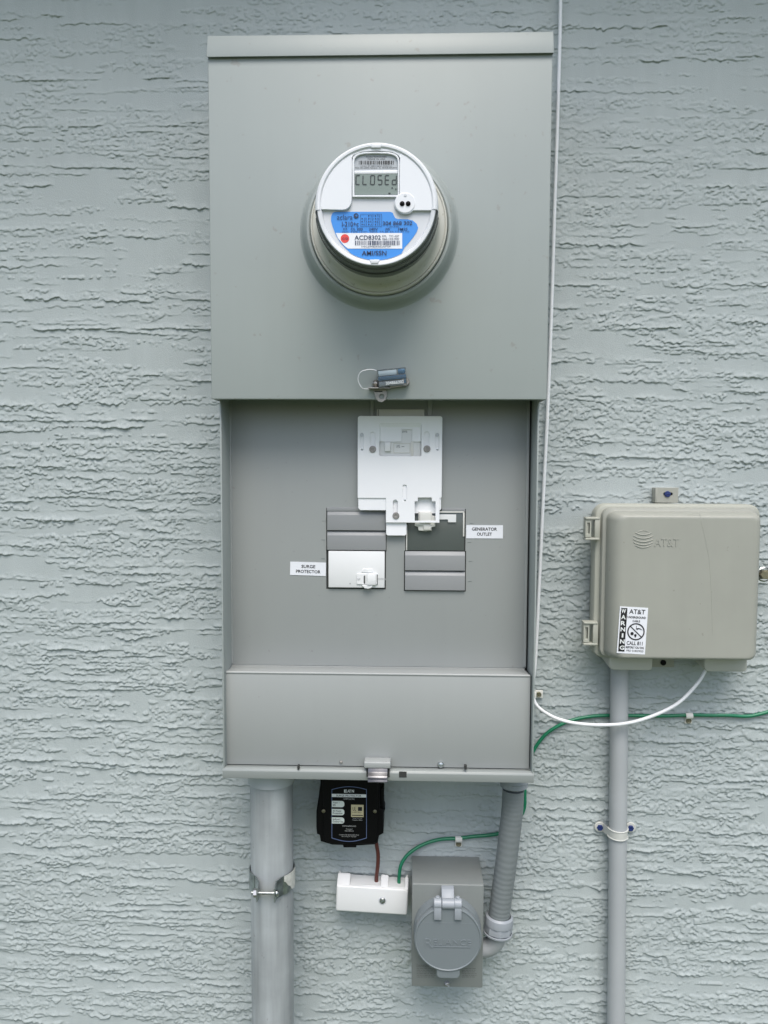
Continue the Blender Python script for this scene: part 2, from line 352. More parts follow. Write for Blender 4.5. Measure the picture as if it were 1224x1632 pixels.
def build_wall():
    rng = np.random.default_rng(11)
    res = 0.0014
    X0, X1, Z0_, Z1_ = -0.95, 1.0, 0.30, 2.40
    nx, nz = int((X1 - X0) / res), int((Z1_ - Z0_) / res)
    H = np.zeros((nz, nx), np.float32)
    sh = (nz, nx)
    # patches where the plaster was dragged rough, and patches left flat
    rough = 0.6 * vnoise(sh, 45, 110, rng) + 0.4 * vnoise(sh, 18, 40, rng)
    zz = np.linspace(Z0_, Z1_, nz, dtype=np.float32)[:, None]
    lower = np.clip((1.95 - zz) / 0.55, 0, 1)                      # the plasterer's texture gets denser lower down
    rows = 0.62 * vnoise(sh, 5.0, 70, rng) + 0.38 * vnoise(sh, 3.4, 24, rng)          # crumbs lie in dragged rows
    crumb_mask = np.clip((0.45 * rough + 0.62 * rows - (0.520 - 0.060 * lower)) / 0.10, 0, 1)
    nA = 0.54 * vnoise(sh, 2.3, 3.5, rng) + 0.33 * vnoise(sh, 1.4, 1.7, rng) + 0.25 * vnoise(sh, 5, 12, rng)
    cr = np.sqrt(np.clip((nA - (0.72 - 0.20 * crumb_mask)) / 0.10, 0, 1))
    H = np.maximum(H, cr * np.clip(crumb_mask * 2.5, 0, 1) * (0.0010 + 0.0005 * lower) * (0.4 + 0.9 * vnoise(sh, 9, 16, rng)))
    grain = 0.6 * vnoise(sh, 2.4, 3.4, rng) + 0.55 * vnoise(sh, 1.5, 1.9, rng)
    # dragged strokes: a ragged lower lip, fading upwards
    z = Z0_
    strokes = []
    while z < Z1_:
        lo = float(np.clip((1.95 - z) / 0.55, 0, 1))
        n_row = 7
        for k in range(n_row):
            L = math.exp(rng.uniform(math.log(0.04), math.log(0.40)))
            strokes.append((rng.uniform(X0 - 0.1, X1), z + rng.uniform(-0.006, 0.006), L, lo))
        z += rng.uniform(0.0055, 0.0110) * (1.25 - 0.5 * lo)
    rng.shuffle(strokes)
    for (sx, sz, L, lo) in strokes:
        i0, i1 = int((sx - X0) / res), int((sx + L - X0) / res)
        i0c, i1c = max(i0, 0), min(i1, nx)
        n = i1 - i0
        if i1c - i0c < 6: continue
        t = np.linspace(0, 1, n)
        wig = 0.0050 * n1d(n, 70, rng) + 0.0042 * n1d(n, 18, rng) + 0.0042 * n1d(n, 7, rng) + 0.0040 * n1d(n, 3.2, rng)
        calm = rng.random() ** 1.5
        e = sz + rng.normal(-0.012, 0.02) * (t - 0.5) * L + wig * (0.35 + 0.9 * calm)
        amp = rng.uniform(0.0007, 0.0021) * (0.95 + 0.40 * lo)
        A = amp * np.clip(np.minimum(t, 1 - t) * L / 0.012, 0, 1) * np.clip(0.9 + 2.2 * n1d(n, 22, rng), 0.0, 1.3)
        tau = rng.uniform(0.0016, 0.0048)
        j0, j1 = int((e.min() - Z0_) / res) - 1, int((e.max() + 3.2 * tau - Z0_) / res) + 1
        j0, j1 = max(j0, 0), min(j1, nz)
        if j1 - j0 < 3: continue
        ee, AA = e[i0c - i0:i1c - i0][None, :], A[i0c - i0:i1c - i0][None, :]
        q = zz[j0:j1] - ee
        g = grain[j0:j1, i0c:i1c]
        lip = np.clip((q + 0.0004) / 0.0010, 0, 1)
        h = (AA * lip * np.exp(-np.clip(q, 0, None) / tau) * (0.30 + 1.15 * g)).astype(np.float32)
        reg = H[j0:j1, i0c:i1c]
        np.maximum(reg, h + 0.25 * reg * (h > 0.0001), out=reg)
    # broad unevenness
    H += 0.0016 * (vnoise(sh, 120, 160, rng) - 0.5) + 0.0004 * (vnoise(sh, 26, 60, rng) - 0.5)
    H = H.astype(np.float32)
    def axis(a, f0, f1, b, fine, coarse, far):
        return np.concatenate([np.arange(far[0], a, 0.08), np.arange(a, f0, coarse), np.arange(f0, f1, fine), np.arange(f1, b, coarse), np.arange(b, far[1] + 0.079, 0.08)])
    xs = axis(-0.92, -0.60, 0.675, 0.97, 0.0014, 0.009, (-4.0, 4.0))
    zs = axis(0.34, 0.53, 2.165, 2.36, 0.0014, 0.009, (0.0, 2.6))
    xi = np.clip(((xs - X0) / res).astype(int), 0, nx - 1); zi = np.clip(((zs - Z0_) / res).astype(int), 0, nz - 1)
    h = H[zi][:, xi]
    inx = ((xs > -0.92) & (xs < 0.97)).astype(np.float32)[None, :]; inz = ((zs > 0.34) & (zs < 2.36)).astype(np.float32)[:, None]
    h = h * inx * inz
    m, n = len(zs), len(xs)
    co = np.empty((m, n, 3), np.float32); co[..., 0] = xs[None, :]; co[..., 1] = -h; co[..., 2] = zs[:, None] - 0.9 * h
    idx = np.arange(m * n, dtype=np.int32).reshape(m, n)
    quads = np.stack([idx[:-1, :-1], idx[:-1, 1:], idx[1:, 1:], idx[1:, :-1]], -1).reshape(-1, 4)
    me = bpy.data.meshes.new('stucco_wall')
    me.vertices.add(m * n); me.vertices.foreach_set('co', co.reshape(-1))
    me.loops.add(quads.size); me.loops.foreach_set('vertex_index', quads.reshape(-1))
    me.polygons.add(len(quads)); me.polygons.foreach_set('loop_start', np.arange(0, quads.size, 4, dtype=np.int32))
    me.update(); me.validate(); me.shade_smooth()
    me.materials.append(STUCCO)
    o = bpy.data.objects.new('stucco_wall', me); COL.objects.link(o)
    solo(o, 'pale blue-grey painted house wall with rough horizontal stucco ridges', 'wall')
    o['kind'] = 'structure'
build_wall()

g = MB(); g.rect(-200, 200, -1, 1, 0)
bm = bmesh.new()
vs = [bm.verts.new(p) for p in ((-200, -200, 0), (200, -200, 0), (200, 200, 0), (-200, 200, 0))]; bm.faces.new(vs)
me = bpy.data.meshes.new('ground'); bm.to_mesh(me); bm.free(); me.materials.append(GRASS)
go = bpy.data.objects.new('ground', me); COL.objects.link(go); go['kind'] = 'structure'
g.bm.free()
ea = MB(); ea.box(-4, 4, -0.3, 0.38, 2.6, 2.62); ea.box(-4, 4, 0.38, 0.405, 2.56, 2.74)
eo = ea.build('roof_soffit', SOFFIT); solo(eo, 'pale roof overhang above the stucco wall', 'roof'); eo['kind'] = 'structure'

# ================================================================== METER AND BREAKER PANEL
CF = 0.150                                             # cover front, metres off the wall
W1, ZB, ZT = 0.4422, 1.5334, 1.5334 + 0.4404           # upper cover: width, bottom, top
W2 = 0.4301; RZ = 1.0249; RB = 1.0105                  # lower box: width, rail top, rail bottom
DF = 0.080                                             # breaker panel front
panel = thing('meter_panel', 'tall grey-green metal meter and breaker panel mounted on the wall, its door removed', 'electrical panel', (0, 0, RB))
b = MB()
b.box(-W2 / 2, -W2 / 2 + 0.0022, 0.0, 0.130, RB + 0.012, ZB + 0.05, 0.0006)
b.box(W2 / 2 - 0.0022, W2 / 2, 0.0, 0.130, RB + 0.012, ZB + 0.05, 0.0006)
b.box(-W2 / 2 + 0.0022, W2 / 2 - 0.0022, 0.0, 0.004, RB + 0.012, ZB + 0.05)
b.box(-W2 / 2 + 0.0022, W2 / 2 - 0.0022, 0.004, 0.112, RB + 0.012, RB + 0.014)
b.build('lower_enclosure', GREEN_GREY, panel)
b = MB(); b.box(-W1 / 2 + 0.002, W1 / 2 - 0.002, 0.0, CF - 0.02, ZB + 0.030, ZT - 0.002, 0.002)
b.build('upper_enclosure', GREEN_GREY, panel)
# meter cover: a folded sheet with returned sides
b = MB()
ol = rrect(-W1 / 2, W1 / 2, ZB, ZT, 0.001, 2)
mc = (0.001, 1.5334 + 0.2178)
b.box(-W1 / 2, W1 / 2, CF - 0.0022, CF, ZB, ZT, 0.0012, 3)
for s_ in (-1, 1):
    xa, xb = sorted((s_ * W1 / 2, s_ * (W1 / 2 - 0.0018)))
    b.box(xa + 0.0001, xb - 0.0001, 0.018, CF - 0.0018, ZB + 0.0004, ZT - 0.0004)
b.box(-W1 / 2 + 0.0025, W1 / 2 - 0.0025, CF - 0.014, CF - 0.0018, ZB + 0.0003, ZB + 0.0021)
cover = b.build('meter_cover', GREEN_GREY, panel)
b = MB()                                              # pressed ring round the meter
b.lathe([(0.1040, -0.0003), (0.1022, 0.0008), (0.1000, 0.0036), (0.0972, 0.0105), (0.0948, 0.0165), (0.0920, 0.0195), (0.0895, 0.0200), (0.0880, 0.0185), (0.0875, 0.0090)], (mc[0], CF, mc[1]), n=96)
b.build('pressed_ring', GREEN_GREY, cover)
b = MB()
capw = W1 / 2 + 0.0008
b.extr_x([(0.0, ZT - 0.002), (0.0, ZT + 0.0285), (0.120, ZT + 0.0285), (CF - 0.008, ZT + 0.0276), (CF - 0.0025, ZT + 0.0250), (CF + 0.0045, ZT - 0.0045), (CF + 0.0030, ZT - 0.0045), (CF + 0.0030, ZT - 0.001)], -capw, capw, 0.0008)
b.build('top_cap', GREEN_GREY, panel)

# breaker panel
x0, x1, _, z0 = R(365.5, 640, 841.5, 1062, DF)
zs0 = U(604, 1062, DF)[1]
cx0, cx1, cz0, cz1 = R(360, 1074, 844.8, 1222, 0.118)
b = MB()
b.box(x0, x1, DF - 0.002, DF, zs0, ZB + 0.03, 0.0006)
dead = b.build('breaker_panel', DEAD_GREY, panel)
for s_, xe in ((1, x0), (-1, x1)):
    b = MB(); xa, xb = sorted((xe, xe + s_ * 0.0042))
    b.box(xa, xb, DF - 0.006, DF + 0.0016, zs0 + 0.002, ZB + 0.03, 0.0007)
    b.build('side_lip', DEAD_GREY, dead)
b = MB()
b.box(-W2 / 2 + 0.0025, W2 / 2 - 0.0025, 0.004, 0.022, RB + 0.014, ZB + 0.028)
b.build('inside_shade', DARK_GAP, panel)  # near-black block paints the shade seen through the panel's side gaps
b = MB()                                              # wiring cover: sloped top, big flat face
d1 = 0.118
b.hexa([(x0 + 0.002, DF - 0.004, zs0 - 0.004), (x0 + 0.002, DF - 0.004, zs0), (x0 + 0.002, DF + 0.002, zs0 - 0.0045), (x0 + 0.002, DF + 0.002, zs0 - 0.0005),
        (x1 - 0.002, DF - 0.004, zs0 - 0.004), (x1 - 0.002, DF - 0.004, zs0), (x1 - 0.002, DF + 0.002, zs0 - 0.0045), (x1 - 0.002, DF + 0.002, zs0 - 0.0005)])
b.hexa([(x0 + 0.003, DF + 0.0015, zs0 - 0.004), (x0 + 0.003, DF + 0.0015, zs0 - 0.001), (cx0, d1, cz1 - 0.003), (cx0, d1, cz1),
        (x1 - 0.003, DF + 0.0015, zs0 - 0.004), (x1 - 0.003, DF + 0.0015, zs0 - 0.001), (cx1, d1, cz1 - 0.003), (cx1, d1, cz1)], 0.0008)
b.box(cx0, cx1, d1 - 0.0028, d1 - 0.0002, cz0, cz1 - 0.0006, 0.0012)
b.tube([(cx0 + 0.001, d1 - 0.0012, cz1 - 0.0006), (cx1 - 0.001, d1 - 0.0012, cz1 - 0.0006)], 0.0019, n=14, straight=True)
b.box(cx0 + 0.0003, cx0 + 0.003, DF - 0.02, d1 - 0.002, cz0 + 0.001, cz1 - 0.004)
b.box(cx1 - 0.003, cx1 - 0.0003, DF - 0.02, d1 - 0.002, cz0 + 0.001, cz1 - 0.004)
b.build('wiring_cover', DEAD_GREY, panel)
# bottom rail with its rounded top edge
RD = 0.1315
b = MB()
yL = [(0.0, RB), (0.0, RB + 0.012), (RD - 0.012, RB + 0.0135), (RD - 0.006, RB + 0.0150), (RD - 0.002, RB + 0.0140), (RD, RB + 0.0110), (RD, RB + 0.0006), (RD - 0.002, RB)]
b.extr_x(yL, -W2 / 2 - 0.0006, W2 / 2 + 0.0006, 0.0004)
rail = b.build('bottom_rail', RAIL_GREY, panel)
b = MB(); sx0, sx1, sz0, sz1 = R(636, 1229.5, 648, 1239, RD + 0.0003)
b.rect(sx0, sx1, sz0, sz1, RD + 0.0005); b.build('slot_opening', DARK_GAP, rail)
for (pa, pb) in ((474, 477), (740, 744)):
    b = MB(); q = R(pa, 1220.5, pb, 1226.5, RD); b.box(q[0], q[1], RD - 0.006, RD + 0.0004, q[2], q[3]); b.build('notch', DARK_GAP, rail)
q = R(363, 1221.3, 476, 1222.6, 0.1185)
# latch
b = MB(); q = R(580, 1215, 622.5, 1225, 0.137); b.box(q[0], q[1], 0.118, 0.137, q[2], q[3], 0.0016, 3)
latch = b.build('latch', DEAD_GREY, panel)
b = MB(); q = R(584, 1225, 621, 1238, 0.1325); b.box(q[0], q[1], 0.1316, 0.1326, q[2], q[3]); b.build('latch_recess', DARK_GAP, latch)
b = MB(); q = R(586, 1226, 617.5, 1248, 0.142)
zt, zb_ = q[3], q[2]
b.extr_x([(0.1335, zt), (0.1350, zt), (0.1375, zt - 0.006), (0.1425, zt - 0.0095), (0.1445, zt - 0.012), (0.1400, zt - 0.0145), (0.1425, zb_ + 0.0015), (0.1410, zb_), (0.1385, zb_ + 0.002), (0.1375, zt - 0.0145), (0.1375, zt - 0.012), (0.1335, zt - 0.007)], q[0], q[1], 0.0006)
b.build('latch_hook', mat('hook_steel', (0.13, 0.13, 0.135), 0.32, 0.9, var=0.2, scale=90), latch)
for px in (594, 613):
    b = MB(); b.cyl(P3(px, 1228, 0.133), 0.0013, 0, 0.003, n=10); b.build('latch_rivet', STEEL, latch)
for (px, py, r, mt) in ((543.5, 1215, 0.0022, DULL_STEEL), (702.5, 1219, 0.0046, STEEL)):
    x, z = U(px, py, 0.119); b = MB(); pan_screw(b, x, z, 0.1176, 0.1205 if r < 0.003 else 0.122, r); b.build('screw', mt, panel)
# blank filler plates of the breaker panel
for (px0, py0, px1, py1) in ((521.5, 814.5, 615, 845.5), (521.5, 847, 615, 877), (645.5, 879, 741, 909.5), (645.5, 911, 741, 941)):
    fx0, fx1, fz0, fz1 = R(px0, py0, px1, py1, DF + 0.003)
    b = MB()
    b.extr_x([(DF - 0.002, fz0), (DF - 0.002, fz1), (DF + 0.0008, fz1), (DF + 0.0042, fz1 - 0.0055), (DF + 0.0042, fz0 + 0.0006), (DF + 0.0036, fz0)], fx0, fx1, 0.0005)
    b.build('filler_plate', FILLER_GREY, dead)
for (px0, py0, px1, py1) in ((520, 809.5, 616, 878.5), (520, 877, 615, 938.8), (644, 877.8, 742.5, 942.2), (646, 811, 742, 879)):
    q = R(px0, py0, px1, py1, DF); b = MB(); b.rect(*q, DF + 0.0003); b.build('cutout_gap', DARK_GAP, dead)
for (px0, py0, px1, py1) in ((521, 809, 615.5, 814.8), (704, 810.5, 741, 815)):
    q = R(px0, py0, px1, py1, DF); b = MB(); b.box(q[0], q[1], DF + 0.0001, DF + 0.0022, q[2], q[3], 0.0005); b.build('raised_edge', FILLER_GREY, dead)
b = MB()
q = R(590, 630, 689, 700, DF); q2 = R(596, 640, 681, 700, DF)
b.plate([rrect(q[0], q[1], q[2], ZB + 0.02, 0.008), rrect(q2[0], q2[1], q2[2] + 0.003, ZB + 0.012, 0.004)], DF + 0.0002, DF + 0.0028, 0.0010)
b.build('raised_collar', DEAD_GREY, dead)
for (px, py) in ((516, 830), (515, 860), (515, 890), (748, 864), (750, 894), (749, 926), (752, 834)):
    b = MB(); q = R(px - 3, py - 0.5, px + 3, py + 0.6, DF); b.box(q[0], q[1], DF, DF + 0.0005, q[2], q[3], 0.0002)
    b.build('stamped_mark', RAIL_GREY, dead)
# tape labels
def tape(px0, py0, px1, py1, l1, l2, r1, r2, rot):
    q = R(px0, py0, px1, py1, DF)
    cx, cz = (q[0] + q[1]) / 2, (q[2] + q[3]) / 2
    b = MB(); b.box(q[0], q[1], DF + 0.0002, DF + 0.0007, q[2], q[3]); b.spin(rot, cx, cz)
    t = b.build('tape_label', PAPER, dead)
    b = MB(); b.text(l1, R(*r1, DF), DF + 0.0010, 0.018); b.text(l2, R(*r2, DF), DF + 0.0010, 0.018); b.spin(rot, cx, cz)
    b.build('lettering', BLACK_PRINT, t)
tape(743, 837, 801.5, 858, 'GENERATOR', 'OUTLET', (752, 840.6, 792, 845.6), (760, 848.6, 784, 853.6), 0.0)
tape(462.5, 895.8, 519.5, 917, 'SURGE', 'PROTECTOR', (480.5, 900.2, 502.5, 905.2), (472, 908.2, 511, 913.2), 0.022)
# hasp on the cover
b = MB(); HD = CF + 0.0003
b.plate([[U(*p, CF) for p in ((594, 618), (615, 618), (617, 630), (614.5, 637.5), (609, 641.5), (603, 640), (599, 635))], circ(*U(608.5, 632.3, CF), 0.0034, 18)], HD + 0.001, HD + 0.0026, 0.0003)
q = R(597, 623, 609.5, 625, CF); b.rect(*q, HD + 0.00265)
hasp = b.build('hasp_tongue', DULL_STEEL, panel)
q = R(597, 623, 609.5, 625, CF); b = MB(); b.rect(*q, HD + 0.0029); b.build('hasp_slot', DARK_GAP, hasp)
b = MB(); q = R(587, 614.5, 622, 619.5, CF + 0.012); b.box(q[0], q[1], HD, CF + 0.013, q[2], q[2] + 0.0018, 0.0006); b.build('hasp_staple', DULL_STEEL, panel)

# ------------------------------------------------------------------ the meter
MX, MZ = 0.001, 1.5334 + 0.2178
MF = 0.2491                                            # meter front
meter = thing('electric_meter', 'round white electric meter with digital display and blue label plugged into the panel', 'electric meter', (MX, CF, MZ))
b = MB()
b.lathe([(0.0872, CF + 0.008), (0.0872, CF + 0.0225), (0.0864, CF + 0.0240), (0.0850, CF + 0.0242), (0.0846, CF + 0.0230), (0.0839, CF + 0.0230), (0.0834, CF + 0.0246), (0.0795, CF + 0.0256), (0.0765, CF + 0.0285), (0.0752, CF + 0.0330), (0.0742, CF + 0.0560), (0.0736, CF + 0.0580), (0.0700, CF + 0.0585), (0.0690, CF + 0.01)], (MX, 0, MZ), n=96)
b.build('base_ring', BEIGE_PLASTIC, meter)
b = MB()                                               # inner works seen through the clear lower cover
b.lathe([(0.0680, CF + 0.012), (0.0680, CF + 0.060), (0.0630, CF + 0.064), (0.0630, CF + 0.088)], (MX, 0, MZ), n=64)
b.build('inner_module', mat('inner_module_plastic', (0.25, 0.255, 0.245), 0.5, var=0.15, scale=60), meter)
fx = lambda px, py: U(px, py, MF - 0.004)
cxp, czp = U(598.5, 327.0, MF)
# the meter sits square to the panel: its front disc is centred on its own axis
cxp, czp = MX, MZ
ZS = U(600, 334.5, MF)[1] - czp                        # height of the split between shroud and clear half
aS = math.asin(max(-1, min(1, ZS / 0.0705)))
b = MB()
b.lathe([(0.0740, CF + 0.0575), (0.0736, CF + 0.066), (0.0726, MF - 0.012), (0.0718, MF - 0.003), (0.0704, MF - 0.0008), (0.0690, MF - 0.0004)], (MX, 0, MZ), n=64, a0=PI - aS, a1=2 * PI + aS)
b.build('clear_cover', CLEAR, meter)
b = MB()
b.lathe([(0.0752, CF + 0.0330), (0.0745, CF + 0.0560), (0.0738, CF + 0.066), (0.0730, MF - 0.010), (0.0722, MF - 0.003), (0.0710, MF - 0.0002), (0.0690, MF + 0.0012), (0.0668, MF + 0.0010), (0.0648, MF - 0.0012)], (MX, 0, MZ), n=72, a0=aS, a1=PI - aS)
b.build('white_shroud', METER_WHITE, meter)
b = MB()
b.lathe([(0.0700, MF - 0.0075), (0.0700, MF - 0.001), (0.0690, MF + 0.0004), (0.0670, MF + 0.0003), (0.0648, MF - 0.0010), (0.0634, MF - 0.004)], (MX, 0, MZ), n=72, a0=PI - aS, a1=2 * PI + aS)
ring = b.build('front_ring', mat('frosted_ring', (0.60, 0.62, 0.64), 0.28, var=0.03), meter)
b = MB()
for k, (r, t) in enumerate(((0.0719, MF - 0.0075), (0.0739, MF - 0.0240))):
    b = MB(); pts = [(MX + r * math.cos(a), t, MZ + r * math.sin(a)) for a in np.linspace(PI - aS + 0.02, 2 * PI + aS - 0.02, 60)]
    b.tube(pts, 0.0006, n=6, sub=1)
    b.build('cover_seam', mat('cover_seam_dark', (0.07, 0.075, 0.075), 0.3), meter)
FD = MF - 0.0042                                       # face plate
b = MB(); b.cyl((MX, FD - 0.012, MZ), 0.0644, 0, 0.012, n=96)
face = b.build('face_plate', METER_GREY, meter)
# raised white plates left and right of the display
def arc_outline(r, a_from, a_to, n=24): return [(MX + r * math.cos(t), MZ + r * math.sin(t)) for t in np.linspace(a_from, a_to, n)]
def uf(px, py): return U(px, py, MF)
b = MB()
r_in = 0.0650
def ang(px, py):
    x, z = uf(px, py); return math.atan2(z - MZ, x - MX)
zs_l = uf(520, 333.5)[1]
aL0 = math.atan2(zs_l - MZ, -math.sqrt(r_in ** 2 - (zs_l - MZ) ** 2)); aL0 = aL0 if aL0 > 0 else aL0 + 2 * PI
aL1 = ang(561, 247)
left_pl = arc_outline(r_in, aL1, aL0) + [uf(546, 334.5), uf(551.5, 333.5), uf(556.5, 330), uf(559.5, 324.5), uf(560.5, 318), uf(561, 262)]
b.plate([left_pl], MF - 0.005, MF - 0.0003, 0.0006); b.build('front_shell', METER_WHITE, meter); b = MB()
aR0 = math.atan2(uf(690, 335)[1] - MZ, math.sqrt(r_in ** 2 - (uf(690, 335)[1] - MZ) ** 2)); aR1 = ang(637, 247)
pc = uf(646, 323.5); pr = 0.0126
port = [(pc[0] + pr * math.cos(t), pc[1] + pr * math.sin(t)) for t in np.linspace(math.radians(145), math.radians(318), 16)]
right_pl = arc_outline(r_in, aR0, aR1) + [uf(637, 262), uf(637, 313)] + port
b.plate([right_pl], MF - 0.005, MF - 0.0003, 0.0006)
b.build('front_shell', METER_WHITE, meter)
b = MB()
tl = uf(562, 236); trr = uf(637, 236)
b.plate([arc_outline(0.0650, ang(640, 248), ang(559, 248), 16) + [uf(560, 252), uf(564, 246.5), uf(576, 241.8), uf(600, 239.8), uf(624, 241.8), uf(634, 246.5), uf(638, 252)]], MF - 0.005, MF - 0.0006, 0.0004)
b.build('upper_rim', METER_WHITE, meter)
# display window
def arch(pxl, pxr, pyb, pysh, pyt, d, n=10):
    pts = [U(pxl, pyb, d), U(pxr, pyb, d)]
    c = (pxl + pxr) / 2; hw = (pxr - pxl) / 2
    for k in range(n + 1):
        a = PI * k / n
        ca, sa = math.cos(a), math.sin(a)
        sg = lambda v, e: math.copysign(abs(v) ** e, v)
        pts.append(U(c + hw * sg(ca, 0.55), pysh - (pysh - pyt) * sg(sa, 0.75), d))
    return pts
b = MB(); b.plate([arch(561.3, 636.5, 313.5, 256, 241.2, MF), arch(564.5, 634, 310.5, 258, 244.0, MF)], MF - 0.008, MF - 0.0009, 0.0006)
win = b.build('window_frame', METER_WHITE, meter)
b = MB(); b.flat(arch(564, 634.5, 311, 258, 243.5, MF - 0.003), FD + 0.0006)
b.build('nameplate_back', mat('nameplate_grey', (0.42, 0.45, 0.48), 0.45, var=0.03), win)
b = MB(); q = R(564.5, 271.5, 634, 277, MF - 0.003); b.box(q[0], q[1], FD, MF - 0.0028, q[2], q[3], 0.0006); b.build('window_bar', METER_WHITE, win)
b = MB(); q = R(565.3, 275.5, 633.5, 310, MF - 0.003); b.box(q[0], q[1], FD, FD + 0.0010, q[2], q[3]); lcd = b.build('display', LCD, win)
b = MB(); LD = FD + 0.0014
def seg_char(px0, px1, py0, py1, segs):
    slant = 0.10
    def S(ax, ay, bx, by):
        wdt = 0.85
        def pt(u, v): return (px0 + (px1 - px0) * u + slant * (1 - v) * 4, py0 + (py1 - py0) * v)
        p, q_ = pt(ax, ay), pt(bx, by); dx, dy = q_[0] - p[0], q_[1] - p[1]; L = math.hypot(dx, dy); nxx, nyy = -dy / L * wdt, dx / L * wdt
        sh = 0.06; p = (p[0] + dx * sh, p[1] + dy * sh); q_ = (q_[0] - dx * sh, q_[1] - dy * sh)
        b.flat([U(p[0] + nxx, p[1] + nyy, LD), U(q_[0] + nxx, q_[1] + nyy, LD), U(q_[0] - nxx, q_[1] - nyy, LD), U(p[0] - nxx, p[1] - nyy, LD)], LD)
    tab = {'a': (0, 0, 1, 0), 'b': (1, 0, 1, .5), 'c': (1, .5, 1, 1), 'd': (0, 1, 1, 1), 'e': (0, .5, 0, 1), 'f': (0, 0, 0, .5), 'g': (0, .5, 1, .5)}
    for k in segs: S(*tab[k])
for px, segs in ((567.2, 'adef'), (578.2, 'def'), (590.5, 'abcdef'), (602.3, 'acdfg'), (613.7, 'adefg'), (625.2, 'bcdeg')):
    seg_char(px, px + 6.2, 279.5, 294, segs)
for (px, py) in ((625, 299.5), (631, 301.5), (620, 308.2), (621.5, 308.2)):
    q = R(px - 1, py - 1.2, px + 1, py + 1.2, LD); b.rect(*q, LD)
b.build('display_digits', LCD_SEG, lcd)
b = MB(); rr = random.Random(3)
def barcode(px0, px1, py0, py1, d):
    x = px0
    while x < px1:
        wd = rr.choice((0.6, 0.6, 1.1, 1.6)); q = R(x, py0, min(x + wd, px1), py1, d); b.rect(*q, d); x += wd + rr.choice((0.6, 0.9, 1.5))
BD = FD + 0.0010
barcode(572, 628, 256, 262, BD)
b.text('ACLARA TECHNOLOGIES', R(583, 248.5, 616, 251.0, BD), BD); b.text('MADE IN USA', R(586, 252.3, 614, 254.3, BD), BD)
b.text('I-210+C RF MESH RADIO MODULE', R(575, 263.6, 624, 265.4, BD), BD); b.text('FCC ID: OWS-NIC514  IC: 5975A-NIC514', R(566.5, 266.2, 632, 268.6, BD), BD)
b.build('nameplate_print', BLACK_PRINT, win)
b = MB(); b.plate([circ(*uf(645.6, 323.2), 0.0119, 36)], FD, MF + 0.0004, 0.0008)
port_o = b.build('optical_port', METER_WHITE, meter)
for px in (641, 650.5):
    b = MB(); b.lathe([(0.0030, 0), (0.0027, 0.0012), (0.0015, 0.002), (0.00001, 0.0023)], (*[U(px, 324.8, MF)[0]], MF + 0.0002, U(px, 324.8, MF)[1]), n=20); b.build('port_lens', BLACK, port_o)
b = MB(); b.lathe([(0.0018, 0), (0.0016, 0.0006), (0.00001, 0.0007)], (U(646, 311.3, MF)[0], MF + 0.0003, U(646, 311.3, MF)[1]), n=16); b.build('port_mark', METER_GREY, port_o)
b = MB(); q = R(591.5, 228.5, 607, 235.5, MF + 0.001); b.box(q[0], q[1], MF - 0.002, MF + 0.0016, q[2], q[3], 0.0006); b.build('ring_tab', METER_WHITE, meter); b = MB()
q = R(589, 413.5, 605, 420, MF + 0.001); b.hexa([(q[0] + 0.002, MF - 0.003, q[2]), (q[0], MF - 0.003, q[3]), (q[0] + 0.002, MF + 0.0012, q[2]), (q[0], MF + 0.0012, q[3]), (q[1] - 0.002, MF - 0.003, q[2]), (q[1], MF - 0.003, q[3]), (q[1] - 0.002, MF + 0.0012, q[2]), (q[1], MF + 0.0012, q[3])], 0.0004)
b.build('ring_tab', METER_WHITE, meter)
# blue label
LB = FD + 0.0004
r_l = 0.0624
def lu(px, py): return U(px, py, LB)
def on_ring(px0):
    x = U(px0, 400, LB)[0]; return (x, MZ - math.sqrt(r_l ** 2 - (x - MX) ** 2))
bot = [on_ring(px) for px in np.linspace(560, 640, 16)]
out = [lu(534, 337.5), lu(622, 337.5), lu(626, 339), lu(627.5, 343), lu(630, 347.5), lu(634, 349), lu(650, 349.5), lu(658, 351.5), lu(664, 356.5), lu(666.5, 363), lu(664, 370), lu(659, 377.5), lu(651.5, 387), lu(645, 394)] + bot[::-1] + [lu(553, 398), lu(543, 387.5), lu(535.5, 375), lu(530, 361), lu(527.5, 352), lu(527.8, 344.5), lu(530, 339.5)]
b = MB(); b.flat(out, LB); lab = b.build('blue_label', BLUE_LABEL, meter)
b = MB(); L2 = LB + 0.0003
b.flat([U(*p, L2) for p in ((535, 371.3), (641, 371.3), (641, 396.2), (554.5, 396.2), (547, 390), (539, 380))], L2); b.build('white_label', PAPER, lab)
b = MB(); b.flat(circ(*U(549.7, 380.2, L2), 0.0051, 24), L2 + 0.0002); b.build('red_dot', RED_DOT, lab)
b = MB(); T = L2 + 0.0005
def t(s_, *r, bold=0.012): b.text(s_, R(*r, T), T, bold)
t('I-210+c', 545, 353, 571.5, 361); t('304 868 302', 610, 352.5, 657, 358.7, bold=0.012)
t('CL 200', 559, 363, 578, 367); t('240V', 588, 363, 602, 367); t('3W', 614, 363, 622, 367); t('FM2S', 634.5, 363, 649.5, 367)
t('2023  TYPE I-210+  60HZ  TA 30  Kh 7.2  P1 1.0', 545, 368, 652, 370.4, bold=0); t('120-240', 618, 360, 636, 362, bold=0); t('RR', 547, 363.2, 554, 366.2, bold=0)
t('ACD8302', 565, 375, 607, 382, bold=0.01); t('FPL  TC-GP', 609, 374.7, 636, 378, bold=0); t('466-103-900', 609, 379.3, 636, 382.2, bold=0.004)
t('1NG304868302APGP', 576, 391.6, 623, 394.2, bold=0); t('AMI/SSN', 576.5, 399.5, 616, 407, bold=0.014); t('C/D', 545.5, 378.6, 554.8, 382.2, bold=0.01)
